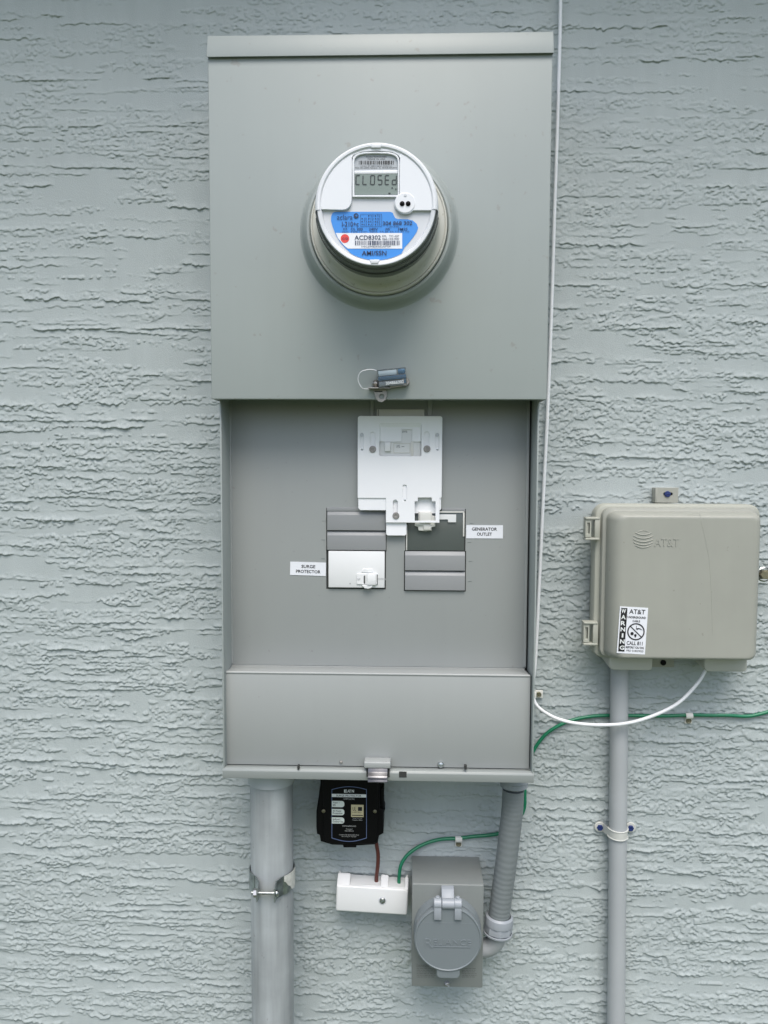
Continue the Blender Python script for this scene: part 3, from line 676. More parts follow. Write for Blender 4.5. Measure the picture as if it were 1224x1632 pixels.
barcode(565.8, 637, 383.5, 390.6, T)
q0 = R(574.5, 341, 608.5, 361, T)
b.plate([[(q0[0], q0[2]), (q0[1], q0[2]), (q0[1], q0[3]), (q0[0], q0[3])], [(q0[0] + .0003, q0[2] + .0003), (q0[0] + .0003, q0[3] - .0003), (q0[1] - .0003, q0[3] - .0003), (q0[1] - .0003, q0[2] + .0003)]], T - 0.0001, T)
for j, row in enumerate((('', 'V2', 'T2'), ('J2', 'U2', 'N2'), ('T3', 'K2', 'E2'), ('K3', 'A2', 'J3'))):
    for i, s_ in enumerate(row):
        if not s_: continue
        px, py = 577.2 + i * 10.6, 343.8 + j * 4.6
        b.flat(circ(*U(px, py, T), 0.0008, 8), T); t(s_, px + 2.4, py - 1.5, px + 7.6, py + 1.6, bold=0)
b.build('label_print', NAVY_PRINT, lab)
b = MB(); t('aclara', 537, 342, 562, 350, bold=0.0)
b.plate([circ(*U(567.5, 343.7, T), 0.0029, 20), circ(*U(568.2, 343.0, T), 0.0014, 14)], T - 0.0001, T + 0.0001); b.build('label_mark', NAVY_PRINT, lab)

# ------------------------------------------------------------------ wire seal on the hasp
sd = CF + 0.010
seal = thing('wire_seal', 'clear and blue plastic wire seal locked through the hasp under the meter', 'security seal', P3(624, 612, CF + 0.003))
rot = math.radians(-5.5); c0 = U(624.5, 602, sd)
b = MB(); q = R(602, 588, 648, 616, sd); b.box(q[0], q[1], CF + 0.004, CF + 0.016, q[2], q[3], 0.0012); b.spin(rot, *c0); body = b.build('clear_body', CLEAR_SEAL, seal)
b = MB(); q = R(603, 599, 647, 605.5, sd); b.box(q[0], q[1], CF + 0.006, CF + 0.0145, q[2], q[3], 0.0004)
q = R(635, 589, 646.5, 598, sd); b.box(q[0], q[1], CF + 0.006, CF + 0.014, q[2] + 0.0002, q[3], 0.002)
q = R(643, 605, 646.5, 613, sd); b.box(q[0], q[1], CF + 0.006, CF + 0.013, q[2] + 0.0002, q[3] - 0.0002)
b.spin(rot, *c0); b.build('blue_insert', SEAL_BLUE, seal)
b = MB(); q = R(603, 607, 641, 615, sd); b.box(q[0], q[1], CF + 0.0055, CF + 0.0125, q[2], q[3], 0.0006); b.spin(rot, *c0); b.build('seal_core', mat('seal_grey', (0.48, 0.47, 0.50), 0.35), seal)
b = MB(); b.text('304866302', R(614, 608.2, 643, 613.2, sd), CF + 0.0163, 0.01); b.spin(rot, *c0); b.build('number_print', WHITE_PRINT, body)
b = MB(); b.box(*R(604, 590, 633, 598, sd)[:2], CF + 0.007, CF + 0.013, *R(604, 590, 633, 598, sd)[2:], 0.0008); b.spin(rot, *c0); b.build('frosted_top', mat('seal_frost', (0.62, 0.68, 0.70), 0.3), seal)
b = MB()
b.tube([P3(600, 591, CF + 0.012), P3(594, 589.2, CF + 0.013), P3(585, 589.4, CF + 0.014), P3(575, 593, CF + 0.014), P3(571, 601, CF + 0.013), P3(571.5, 609, CF + 0.012), P3(576, 617, CF + 0.011), P3(580, 619.6, CF + 0.009), P3(590, 619.8, CF + 0.006)], 0.0007, n=8)
b.build('wire_loop', mat('wire_strand', (0.72, 0.73, 0.74), 0.4, 0.2), seal)
b = MB(); b.tube([P3(606, 611, CF + 0.008), P3(612, 614.5, CF + 0.006), P3(645, 610, CF + 0.006)], 0.0045, n=14, straight=True)
b.lathe([(0.0058, 0), (0.0058, 0.009), (0.0050, 0.0105), (0.0032, 0.0105), (0.003, 0.009), (0.0001, 0.009)], P3(645.5, 609.5, CF + 0.001), n=24)
b.lathe([(0.0050, 0), (0.0046, 0.004), (0.002, 0.0062), (0.00001, 0.0064)], P3(599, 611.5, CF + 0.004), n=20)
b.build('barrel_lock', mat('lock_metal', (0.36, 0.33, 0.30), 0.3, 0.9, var=0.1, scale=100), seal)

# ------------------------------------------------------------------ breakers
mb_ = thing('main_breaker', 'off-white main circuit breaker under the top of the white interlock plate', 'circuit breaker', P3(638, 700, DF - 0.01))
b = MB(); q = R(600.5, 652.5, 676, 745, DF + 0.0015); b.box(q[0], q[1], DF - 0.02, DF + 0.0040, q[2], q[3], 0.0006); b.build('breaker_body', OFF_WHITE, mb_)
b = MB(); q = R(602, 652.8, 604, 664, DF + 0.003); b.box(q[0], q[1], DF + 0.0041, DF + 0.0045, q[2], q[3]); b.build('body_seam', mat('seam_grey', (0.3, 0.3, 0.28), 0.5), mb_)
b = MB(); q = R(604, 676, 671, 727, DF + 0.006); b.box(q[0], q[1], DF + 0.0035, DF + 0.0086, q[2], q[3], 0.0005); b.build('breaker_nose', WHITE_PLASTIC, mb_)
b = MB(); q = R(612, 704, 624.5, 720, DF + 0.012); b.hexa([(q[0], DF + 0.003, q[2]), (q[0], DF + 0.003, q[3]), (q[0] + 0.001, DF + 0.0125, q[2] + 0.0006), (q[0] + 0.001, DF + 0.0125, q[3] - 0.0006), (q[1], DF + 0.003, q[2]), (q[1], DF + 0.003, q[3]), (q[1] - 0.002, DF + 0.0125, q[2] + 0.0006), (q[1] - 0.002, DF + 0.0125, q[3] - 0.0006)], 0.0006)
b.build('toggle', WHITE_PLASTIC, mb_)
b = MB(); MD = DF + 0.0089
b.text('ON', R(632.5, 708.5, 637, 714.5, MD), MD, rot=PI / 2); b.text('200', R(643.5, 684, 646.5, 692, MD), MD, rot=PI / 2)
q = R(640, 711.3, 644.5, 712.1, MD); b.rect(*q, MD)
b.build('breaker_print', GREY_PRINT, mb_)
b = MB(); q = R(627, 706, 654, 722, MD); b.plate([rrect(*q, 0.0008), rrect(q[0] + .001, q[1] - .001, q[2] + .001, q[3] - .001, 0.0005)], DF + 0.0080, DF + 0.0094); q = R(655, 703, 659, 727, MD); b.box(q[0], q[1], DF + 0.0080, DF + 0.0098, q[2], q[3], 0.0004)
b.build('toggle_guard', OFF_WHITE, mb_)

gb = thing('generator_breaker', 'white-handled circuit breaker in dark smoked opening beside the generator tape label', 'circuit breaker', P3(694, 847, DF - 0.01))
b = MB(); q = R(648.5, 816, 740, 877.5, DF + 0.0015); b.box(q[0], q[1], DF - 0.01, DF + 0.0012, q[2], q[3], 0.0003); b.build('breaker_face', SMOKED, gb)
for k_, e_ in enumerate((((649, 814.8, 740, 817), 0.0026), ((737.8, 817, 740.2, 855), 0.0026), ((647.2, 836, 649, 877), 0.0024))):
    b = MB(); q = R(*e_[0], DF + 0.002); b.box(q[0], q[1], DF + 0.0008, DF + e_[1], q[2], q[3], 0.0002); b.build('white_edge', OFF_WHITE, gb)
b = MB(); b.plate([[U(*p, DF + 0.003) for p in ((698, 820), (727, 820), (727, 832.5), (714, 832.5), (713.5, 828), (698, 828))]], DF + 0.001, DF + 0.0036, 0.0005); b.build('white_tab', WHITE_PLASTIC, gb)
b = MB()
hd = DF + 0.0098
b.plate([[U(*p, hd) for p in ((667, 815.5), (688, 815.5), (689, 822), (694, 823), (694, 839.5), (688, 841), (688, 846), (679, 847), (667, 846), (666, 840), (661, 838.5), (661, 832), (667, 830))]], DF + 0.001, hd - 0.003, 0.0010)
q = R(669, 817, 687, 832, hd); b.box(q[0], q[1], hd - 0.006, hd + 0.0006, q[2], q[3], 0.0006)
q = R(675, 836, 687, 845, hd); b.box(q[0], q[1], hd - 0.005, hd - 0.001, q[2], q[3], 0.0010)
q = R(663, 833, 680, 838, hd); b.box(q[0], q[1], hd - 0.005, hd - 0.0014, q[2], q[3], 0.0010)
b.build('handle', OFF_WHITE, gb)

sb = thing('surge_breaker', 'white double circuit breaker at the lower left beside the surge protector tape label', 'circuit breaker', P3(568, 908, DF - 0.01))
b = MB(); q = R(523.5, 878.5, 613, 936.5, DF + 0.004); b.box(q[0], q[1], DF - 0.01, DF + 0.0045, q[2], q[3], 0.0009); b.build('breaker_face', WHITE_PLASTIC, sb)
b = MB(); SD = DF + 0.0045
q = R(568.5, 914.5, 602, 931.5, SD + 0.002)
b.plate([rrect(*q, 0.0008)], SD - 0.001, SD + 0.0018, 0.0005); b.plate([[U(*p, SD) for p in ((576, 912), (595, 912), (594, 906.5), (579, 906.5))]], SD - 0.001, SD + 0.0012, 0.0005)
b.plate([[U(*p, SD) for p in ((577, 932), (595, 932), (592, 936.5), (587, 938), (581, 937))]], SD - 0.001, SD + 0.0040, 0.0008)
guard = b.build('handle_guard', WHITE_PLASTIC, sb)
b = MB(); q = R(584, 915, 600, 933, SD + 0.008); b.hexa([(q[0], SD, q[2]), (q[0], SD, q[3]), (q[0] + 0.001, SD + 0.006, q[2]), (q[0] + 0.001, SD + 0.006, q[3]), (q[1], SD, q[2]), (q[1], SD, q[3]), (q[1] - 0.001, SD + 0.0042, q[2]), (q[1] - 0.001, SD + 0.0042, q[3])], 0.0006)
b.build('handle', WHITE_PLASTIC, sb)
for r_ in ((579.8, 917, 582.2, 930), (600.8, 915, 602, 931.5)):
    b = MB(); b.rect(*R(*r_, SD), SD + 0.0021); b.build('handle_gap', mat('gap_grey', (0.08, 0.085, 0.085), 0.6), sb)
b = MB(); b.text('40', R(570, 920, 573.5, 926, SD), SD + 0.0021, rot=PI / 2); b.build('breaker_print', mat('faint_print', (0.45, 0.46, 0.46), 0.6, var=0), sb); b = MB(); b.text('200-240V~', R(605.5, 914, 608.5, 931, SD), SD + 0.0004, rot=PI / 2)
b.build('breaker_print', MATS['faint_print'], sb); b = MB(); b.flat(circ(*U(558, 930, SD), 0.0012, 12), SD + 0.0003); b.build('breaker_print', mat('faint_print', (0.45, 0.46, 0.46), 0.6, var=0), sb)

# ------------------------------------------------------------------ interlock plate
PB0, PB1 = DF + 0.0110, DF + 0.0126
ip = thing('interlock_plate', 'white sliding metal interlock plate with slots and round rivets over the breakers', 'interlock plate', P3(637, 760, DF + 0.004))
def ur(p): return U(*p, PB1)
b = MB()
q = R(570, 663, 704.5, 794, PB1); s1 = R(615, 790, 700.5, 833, PB1)
outer = rrect(q[0], q[1], q[2], q[3], 0, n=4, rs=(0.0006, 0.0006, 0.0035, 0.0035))
# outline walked by hand so the lower tab belongs to the same sheet
x0_, x1_, z0_, z1_ = q; tx0, tx1, tz0, _ = s1
r = 0.0035
ol = [(x0_, z0_), (tx0, z0_), (tx0, tz0), (tx1 - 0.0, tz0), (tx1, z0_ + 0.0), (x1_ - 0.0006, z0_ + 0.0012), (x1_, z0_ + 0.002)]
ol += [(x1_ - r + r * math.cos(a), z1_ - r + r * math.sin(a)) for a in np.linspace(0, PI / 2, 6)]
ol += [(x0_ + r + r * math.cos(a), z1_ - r + r * math.sin(a)) for a in np.linspace(PI / 2, PI, 6)]
wq = R(604.5, 675, 671.5, 727, PB1)
holes = [rrect(*wq, 0.0022)]
holes.append([ur(p) for p in ((661, 823.8 - 4), (661, 799), (666, 799), (666, 793), (688, 793), (688, 799), (694, 799), (694, 830), (688, 830), (661, 830))])
for (px, ya, yb, r_) in ((594, 688.5, 715, 0.0036), (680, 688, 715, 0.0036), (645, 772.5, 799, 0.0029), (630, 796.5, 820, 0.0033)):
    cxs, za, zb2 = U(px, ya, PB1)[0], U(px, yb, PB1)[1], U(px, ya, PB1)[1]; holes.append(slot(cxs, za, zb2, r_))
for (px, ya, yb) in ((576.5, 690, 718.5), (697, 690, 718.5)):
    cxs, za, zb2 = U(px, ya, PB1)[0], U(px, yb, PB1)[1], U(px, ya, PB1)[1]; holes.append(slot(cxs, za, zb2, 0.0026))
b.plate([ol] + holes, PB0, PB1, 0.0004); b.build('front_plate', WHITE_PLATE, ip)
b = MB()
q = R(571, 665, 703.5, 813.5, PB0)
hq = R(603, 673, 673, 729, PB0)
h2 = R(658, 786, 704, 814, PB0)
bo = [(q[0] + .003, q[2]), (U(616, 800, PB0)[0], q[2]), (U(616, 800, PB0)[0], U(616, 799, PB0)[1]), (h2[0], U(616, 799, PB0)[1]), (h2[0], h2[3]), (U(699, 790, PB0)[0], h2[3]), (U(699, 790, PB0)[0], q[2]), (q[1] - .002, q[2]), (q[1], q[2] + .002), (q[1], q[3]), (q[0], q[3]), (q[0], q[2] + .003)]
b.plate([bo, rrect(*hq, 0.001)], PB0 - 0.0020, PB0 - 0.0002, 0.0004); b.build('back_plate', WHITE_PLATE, ip)
b = MB(); q = R(615.5, 770, 648, 853.5, PB0 - 0.002); xr_, zr_ = U(656, 831, PB0 - 0.002)
b.plate([[(q[0] + .002, q[2]), (q[1] - .002, q[2]), (q[1], q[2] + .002), (q[1], zr_), (xr_, zr_), (xr_, q[3]), (q[0], q[3]), (q[0], q[2] + .002)]], PB0 - 0.0042, PB0 - 0.0022, 0.0003)
q = R(659, 786, 697, 818, DF + 0.005); b.plate([[(q[0], q[2]), (q[1], q[2]), (q[1], q[3]), (q[0], q[3])]], DF + 0.0048, DF + 0.0051); b.build('slide_plate', WHITE_PLATE, ip)
b = MB()                                              # dished pocket above the toggle window
fl = PB1 - 0.0020
po = [U(*p, fl) for p in ((607.5, 681), (669, 681), (669, 704), (657, 704), (657, 684.5), (640, 684.5), (640, 704), (607.5, 704))]
b.plate([po[::-1]], fl - 0.0012, fl, 0.0002)
ta, tb = U(604.5, 674.6, PB1), U(671.5, 674.6, PB1); ba, bb = U(607.5, 681.2, fl), U(669, 681.2, fl)
b.hexa([(ta[0], PB0, ta[1]), (ta[0], PB1 - 0.0003, ta[1]), (ba[0], fl - 0.0010, ba[1]), (ba[0], fl, ba[1]), (tb[0], PB0, tb[1]), (tb[0], PB1 - 0.0003, tb[1]), (bb[0], fl - 0.0012, bb[1]), (bb[0], fl, bb[1])])
for (pa, pb) in ((604.5, 607.6), (671.5, 668.9)):
    A, B_ = U(pa, 674.6, PB1), U(pb, 681.2, fl); zc = U(pa, 703.5, PB1)[1]
    b.hexa([(A[0], PB0, zc), (A[0], PB1 - 0.0003, zc), (B_[0], fl - 0.0012, zc), (B_[0], fl, zc), (A[0], PB0, A[1]), (A[0], PB1 - 0.0003, A[1]), (B_[0], fl - 0.0012, B_[1]), (B_[0], fl, B_[1])])
b.build('pocket', WHITE_PLATE, ip)
for (px, py) in ((594, 716), (680.5, 715.3), (631, 822)):
    x, z = U(px, py, PB1 + 0.001); b = MB(); b.lathe([(0.0048, -0.003), (0.0048, 0.0010), (0.0043, 0.0016), (0.0018, 0.0016), (0.0012, 0.0011), (0.00001, 0.0011)], (x, PB1, z), n=26); b.build('rivet', RIVET, ip)
for (px, py) in ((577, 716), (697, 716), (645.5, 797)):
    x, z = U(px, py, PB1); b = MB(); pan_screw(b, x, z, PB1 - 0.0025, PB1 - 0.0008, 0.0019); b.build('small_screw', STEEL, ip)
for (px, py) in ((576.5, 693), (697, 693)):
    x, z = U(px, py, PB1); b = MB(); b.plate([circ(x, z, 0.0026, 22), circ(x, z, 0.0022, 22)], PB1 - 0.0002, PB1 + 0.0002); b.flat(circ(x, z, 0.0022, 20), PB1 - 0.0004); b.build('hole_ring', METER_GREY, ip)

# ================================================================== TELEPHONE BOX
ND = 0.052                                             # rim of the base, metres off the wall
nf = 0.088                                             # cover front
nid = thing('telephone_box', 'square beige plastic telephone utility box on the wall right of the panel', 'utility box', P3(1078, 1050, 0.0))
bx0, bx1, bz0, bz1 = R(946.5, 803.5, 1209, 1050, ND)
b = MB()
ol0 = lambda i, d: [(x, d, z) for x, z in rrect(bx0 + i, bx1 - i, bz0 + i, bz1 - i, 0.016 - i * 0.6, 6)]
b.loft([ol0(0.006, 0.004), ol0(0.004, ND - 0.02), ol0(0.0, ND - 0.018), ol0(0.0, ND - 0.004), ol0(0.0015, ND - 0.0012), ol0(0.004, ND)], True, True)
b.build('base', NID_LIGHT, nid)
b = MB()
vx0, vx1, vz0, vz1 = R(957, 809, 1206, 1049, ND + 0.006)
def sec(il, ir, it, ib, d, r=0.014): return [(x, d, z) for x, z in rrect(vx0 + il, vx1 - ir, vz0 + ib, vz1 - it, max(0.004, r), 6)]
prof = [(0.0, ND - 0.003, 0.013), (0.0, ND + 0.006, 0.013), (0.0012, ND + 0.0085, 0.0125)]
secs = [sec(o_, o_, o_, o_, d, r_) for o_, d, r_ in prof]
secs += [sec(0.004, 0.003, 0.0035, 0.002, ND + 0.0092, 0.012), sec(0.0055, 0.0035, 0.0050, 0.0025, ND + 0.0098, 0.012)]
for k in range(1, 10):
    a = 0.5 * PI * k / 9; s_ = 1 - math.cos(a); c_ = math.sin(a)
    secs.append(sec(0.0055 + 0.020 * s_, 0.0035 + 0.015 * s_, 0.0050 + 0.0075 * s_, 0.0025 + 0.006 * s_, ND + 0.0098 + (nf - ND - 0.0098) * c_, 0.012 - 0.006 * s_))
for e_ in (0.002, 0.006): secs.append(sec(0.0255 + e_, 0.0185 + e_, 0.0125 + e_, 0.0085 + e_, nf, 0.006))
b.loft(secs, False, True)
ncov = b.build('cover', NID_PAINT, nid, sharp=40)
# embossed globe and lettering
b = MB(); gx, gz = U(1025, 861, nf); gr = 0.0142
for k, zf in enumerate((0.62, 0.30, -0.02, -0.34, -0.64)):
    hw = math.sqrt(1 - zf * zf) * gr * 0.98; bow = 0.32 * hw
    b.tube([(gx - hw, nf, gz + zf * gr + 0.12 * gr), (gx - hw * 0.5, nf + 0.0002, gz + zf * gr - bow * 0.55 + 0.1 * gr), (gx, nf + 0.0003, gz + zf * gr - bow * 0.75 + 0.1 * gr), (gx + hw * 0.5, nf + 0.0002, gz + zf * gr - bow * 0.55 + 0.1 * gr), (gx + hw, nf, gz + zf * gr + 0.12 * gr)], 0.0007, n=8)
b.tube([(gx - 0.55 * gr, nf, gz + 0.83 * gr), (gx, nf + 0.0002, gz + 0.98 * gr), (gx + 0.55 * gr, nf, gz + 0.83 * gr)], 0.0005, n=6)
b.build('embossed_logo', NID_PAINT, ncov)
b = MB(); b.text('AT&T', R(1043, 858, 1082, 871, nf), nf - 0.0002, 0.004, ext=0.0009); b.build('embossed_lettering', NID_PAINT, ncov)
b = MB(); b.tube([P3(1096, 819, nf - 0.002), P3(1114, 819, nf - 0.0016), P3(1117, 829, nf - 0.0001), P3(1124, 860, nf), P3(1130, 892, nf), P3(1133, 935, nf), P3(1136, 1012, nf)], 0.00024, n=6); b.build('mould_line', NID_PAINT, ncov)
# hinges
for (py0, py1, sx) in ((824.5, 861, 0), (991.5, 1029, -3)):
    hd = ND + 0.010
    q = R(931 + sx, py0, 955 + sx, py1, hd)
    b = MB(); h = q[3] - q[2]
    b.box(q[0] + 0.002, q[1] + 0.001, ND - 0.006, hd, q[3] - 0.0034, q[3], 0.0012); b.box(q[0] + 0.002, q[1] + 0.001, ND - 0.006, hd, q[2], q[2] + 0.0034, 0.0012)
    b.box(q[1] - 0.006, q[1] + 0.0015, ND - 0.006, hd - 0.001, q[2] + 0.002, q[3] - 0.002, 0.001)
    hg = b.build('hinge', NID_LIGHT, nid)
    b = MB(); p = R(933.5 + sx, py0 + 4, 943 + sx, py1 - 4.5, hd)
    b.plate([rrect(*p, 0.0008), rrect(p[0] + 0.0025, p[1] - 0.0022, p[2] + 0.005, p[3] - 0.0045, 0.0003)], ND - 0.006, hd - 0.002, 0.0005)
    b.box(p[0] + 0.0030, p[0] + 0.0048, ND - 0.006, hd - 0.004, p[2] + 0.004, p[3] - 0.004)
    b.build('hinge_knuckle', NID_LIGHT, hg)
    b = MB(); b.rect(p[0] + 0.0022, p[1] - 0.0018, p[2] + 0.0045, p[3] - 0.004, ND - 0.0055); b.build('hinge_slot', DARK_GAP, hg)
# mounting tabs
b = MB(); q = R(1046, 777.5, 1083, 801.5, 0.022)
b.plate([[(q[0], q[2]), (q[1], q[2]), (q[1], q[3]), (q[0], q[3])], rrect(*R(1059, 785, 1074, 790.5, 0.022), 0.0025)], 0.014, 0.017, 0.0005)
b.box(q[0], q[0] + 0.003, 0.0, 0.0172, q[2] + 0.0002, q[3] - 0.0002, 0.0005); b.box(q[0] + 0.003, q[1] - 0.0002, 0.0, 0.0168, q[3] - 0.002, q[3] - 0.0002, 0.0004)
tabt = b.build('mounting_tab', NID_PAINT, nid)
b = MB(); x, z = U(1064, 787.6, 0.018); b.lathe([(0.0046, 0), (0.0046, 0.0016), (0.0036, 0.0028), (0.00001, 0.0030)], (x, 0.0166, z), n=20); b.tube([(x - 0.0035, 0.0196, z), (x + 0.0035, 0.0196, z)], 0.0006, n=4, straight=True); b.build('blue_screw', BLUE_SCREW, tabt)
q = R(1067, 785.2, 1073.5, 790.3, 0.0145); b = MB(); b.rect(*q, 0.0142); b.build('tab_slot', DARK_GAP, tabt)
b = MB(); q = R(1041, 1050, 1076, 1064.5, 0.014); b.box(q[0], q[1], 0.004, 0.010, q[2], q[3] + 0.01, 0.0006)
tabb = b.build('lower_tab', NID_PAINT, nid)
b = MB(); x, z = U(1057.5, 1056.5, 0.012); b.lathe([(0.0042, 0), (0.0042, 0.002), (0.002, 0.0032), (0.00001, 0.0032)], (x, 0.0098, z), n=18); b.build('dark_screw', BLACK, tabb)
# cable ports under the box
for (px0, px1, yb) in ((969, 1038.5, 1067), (1120, 1188.5, 1069.5)):
    q = R(px0, 1047, px1, yb, 0.05)
    q2 = R(px0 - 4, 1047, px1 - 1, yb, 0.05)
    b = MB(); zt = bz0 + 0.004
    b.loft([[(x, 0.008, z) for x, z in rrect(q[0], q[1], q[2] + 0.003, zt, 0.003, 4, rs=(0.008, 0.005, 0.001, 0.001))], [(x, 0.052, z) for x, z in rrect(q[0], q[1], q[2], zt, 0.003, 4, rs=(0.008, 0.005, 0.001, 0.001))], [(x, 0.055, z) for x, z in rrect(q[0] + 0.0006, q[1] - 0.0006, q[2] + 0.001, zt, 0.003, 4, rs=(0.008, 0.005, 0.001, 0.001))], [(x, 0.056, z) for x, z in rrect(q[0] + 0.002, q[1] - 0.002, q[2] + 0.003, zt, 0.003, 4, rs=(0.008, 0.005, 0.001, 0.001))]], True, True)
    b.build('cable_port', mat('lit_port_plastic', (0.47, 0.475, 0.425), 0.45, var=0.03), nid)  # paler than the box: light on the port fronts put into the colour
# hasp bolt at the right edge
b = MB(); q = R(1207, 908, 1224, 923, 0.03); b.box(q[0] - 0.004, q[1] + 0.002, 0.028, 0.0300, q[2], q[3], 0.0005); b.build('bolt_tab', NID_PAINT, nid)
x, z = U(1219.5, 916, 0.036)
b = MB(); b.lathe([(0.0112, 0), (0.0112, 0.0030), (0.0098, 0.0042), (0.0090, 0.003)], (x, 0.0300, z), n=28); cup = b.build('bolt_cup', STEEL, nid)
b = MB(); b.lathe([(0.0072, 0), (0.0072, 0.007), (0.0062, 0.008), (0.00001, 0.008)], (x, 0.0300, z), n=6); b.build('hex_bolt', mat('old_bolt', (0.30, 0.28, 0.20), 0.35, 0.7, var=0.15, scale=150), nid)
# warning sticker
SK = nf + 0.0003
sc = U(1007.5, 1005, SK); srot = math.radians(2.6)
b = MB(); q = R(985.5, 967.5, 1030.5, 1042, SK); 
def shear(mb): 
    mb.spin(srot, *sc); return mb
b.box(q[0], q[1], nf - 0.0006, SK, q[2], q[3]); shear(b); stk = b.build('warning_sticker', PAPER, nid)
b = MB(); q = R(987.5, 969.5, 997.5, 1039, SK); b.rect(*q, SK + 0.0002); shear(b); b.build('black_band', BLACK_PRINT, stk)
b = MB()
for k, ch in enumerate('WARNING'):
    hwid = 3.7 if ch != 'I' else 1.3
    b.text(ch, R(992.5 - hwid, 970.9 + k * 9.75, 992.5 + hwid, 977.7 + k * 9.75, SK), SK + 0.0004, 0.03)
shear(b); b.build('white_lettering', WHITE_PRINT, stk)
b = MB(); K = SK + 0.0003
for s_, r_, bo_ in (('AT&T', (1001.5, 971, 1027, 978.5), 0.012), ('UNDERGROUND', (999, 982, 1028.5, 985.6), 0.025), ('CABLE', (1007.5, 988, 1019.5, 991.4), 0.02), ('CALL 811', (999.7, 1022, 1025, 1028), 0.018), ('BEFORE YOU DIG', (998.5, 1030, 1027.5, 1033.6), 0.022), ('PRD 318029025', (1000, 1035.6, 1027, 1038.6), 0.005)):
    b.text(s_, R(*r_, K), K, bo_)
icx, icz = U(1013.6, 1006.5, K); ir = 0.0122
b.plate([circ(icx, icz, ir, 36), circ(icx, icz, ir * 0.86, 36)], K - 0.0001, K + 0.0001)
a_ = math.radians(-42); b.flat([(icx + ir * .9 * math.cos(a_ + PI) + .0007 * math.sin(a_), icz + ir * .9 * math.sin(a_ + PI) - .0007 * math.cos(a_)), (icx + ir * .9 * math.cos(a_) + .0007 * math.sin(a_), icz + ir * .9 * math.sin(a_) - .0007 * math.cos(a_)), (icx + ir * .9 * math.cos(a_) - .0007 * math.sin(a_), icz + ir * .9 * math.sin(a_) + .0007 * math.cos(a_)), (icx + ir * .9 * math.cos(a_ + PI) - .0007 * math.sin(a_), icz + ir * .9 * math.sin(a_ + PI) + .0007 * math.cos(a_))], K + 0.0001)
b.flat([(icx + .0002, icz + .0045), (icx + .003, icz + .0055), (icx + .0062, icz + .0048), (icx + .0095, icz + .0020), (icx + .0060, icz + .0036), (icx + .003, icz + .0040), (icx + .0012, icz + .0022)], K + 0.00012)
b.flat([(icx - .0001, icz + .0035), (icx + .0006, icz + .0035), (icx + .0005, icz + .0085), (icx - .0002, icz + .0085)], K + 0.00014)
b.flat(circ(icx - .0052, icz - .0030, .0024, 10), K + 0.0001); b.flat([(icx - .0024, icz - .0045), (icx - .0005, icz - .0090), (icx + .0015, icz - .0050), (icx + .0005, icz - .0036), (icx - .0010, icz - .0034)], K + 0.0001)
shear(b); b.build('black_lettering', BLACK_PRINT, stk)

# ================================================================== CONDUITS
LC = 0.075
lx, lz = U(433.5, 1400, LC)
lx2, _ = U(434.5, 1625, LC); lx1, _ = U(433, 1265, LC)
cw = thing('wide_conduit', 'thick grey plastic conduit running down from the left underside of the panel', 'conduit', (lx, LC, 0.0))
b = MB(); b.lathe([(0.0312, -1.01), (0.0312, -0.001)], (lx1, LC, RB), axis=(0, 0, 1), n=56, cap=True); b.build('pipe', PVC, cw)
b = MB(); zc = U(433, 1252, LC - 0.0)[1]
zc_ = U(433, 1258.5, LC + 0.03)[1] - RB
b.lathe([(0.0318, zc_), (0.0340, zc_ + 0.0008), (0.0340, 0.0125)], (lx1, LC, RB), axis=(0, 0, 1), n=56, cap=True); b.build('coupling', mat('coupling_grey', (0.40, 0.43, 0.44), 0.45), cw)
# steel pipe clamp with bolt
st = thing('pipe_clamp', 'galvanised steel pipe clamp with a bolt round the thick left conduit', 'pipe clamp', (lx1, LC, U(433, 1420, LC)[1]))
zc = U(433, 1412, LC + 0.03)[1]
def band(a0, a1, r0, zlo, zhi, n=24, tilt=0.0):
    b = MB(); th = 0.0014
    A = []
    for k in range(n + 1):
        a = a0 + (a1 - a0) * k / n
        zz_ = tilt * math.sin(a)
        c_, s_ = math.cos(a), math.sin(a)
        A.append([(lx1 + r0 * c_, LC + r0 * s_, zlo + zz_), (lx1 + r0 * c_, LC + r0 * s_, zhi + zz_), (lx1 + (r0 + th) * c_, LC + (r0 + th) * s_, zhi + zz_), (lx1 + (r0 + th) * c_, LC + (r0 + th) * s_, zlo + zz_)])
    b.loft(A, True, True); return b
zhi = zc + 0.0125; zlo = zc - 0.0145
for nm, a0, a1 in (('left_half', math.radians(128), math.radians(282)), ('right_half', math.radians(52), math.radians(-102))):
    b = band(a0, a1, 0.0326, zlo, zhi)
    ex = lx1 + 0.0333 * math.cos(a0); ed = LC + 0.0333 * math.sin(a0)
    fx_ = lx1 + (-0.0125 if a0 > PI / 2 else 0.0125)
    t0, t1 = 0.0007, 0.0007
    b.hexa([(ex - t0, ed - 0.001, zlo), (ex - t0, ed - 0.001, zhi), (fx_ - t0, ed + 0.012, zlo), (fx_ - t0, ed + 0.012, zhi - 0.001), (ex + t0, ed - 0.001, zlo), (ex + t0, ed - 0.001, zhi), (fx_ + t0, ed + 0.012, zlo), (fx_ + t0, ed + 0.012, zhi - 0.001)])
    b.hexa([(fx_ - t0, ed + 0.0115, zlo), (fx_ - t0, ed + 0.0115, zhi - 0.001), (fx_ - t0, ed + 0.026, zlo + 0.003), (fx_ - t0, ed + 0.026, zhi - 0.004), (fx_ + t0, ed + 0.0115, zlo), (fx_ + t0, ed + 0.0115, zhi - 0.001), (fx_ + t0, ed + 0.026, zlo + 0.003), (fx_ + t0, ed + 0.026, zhi - 0.004)])
    b.build('clamp_half', mat('dull_zinc', (0.30, 0.345, 0.345), 0.30, 0.8, var=0.45, scale=70), st)
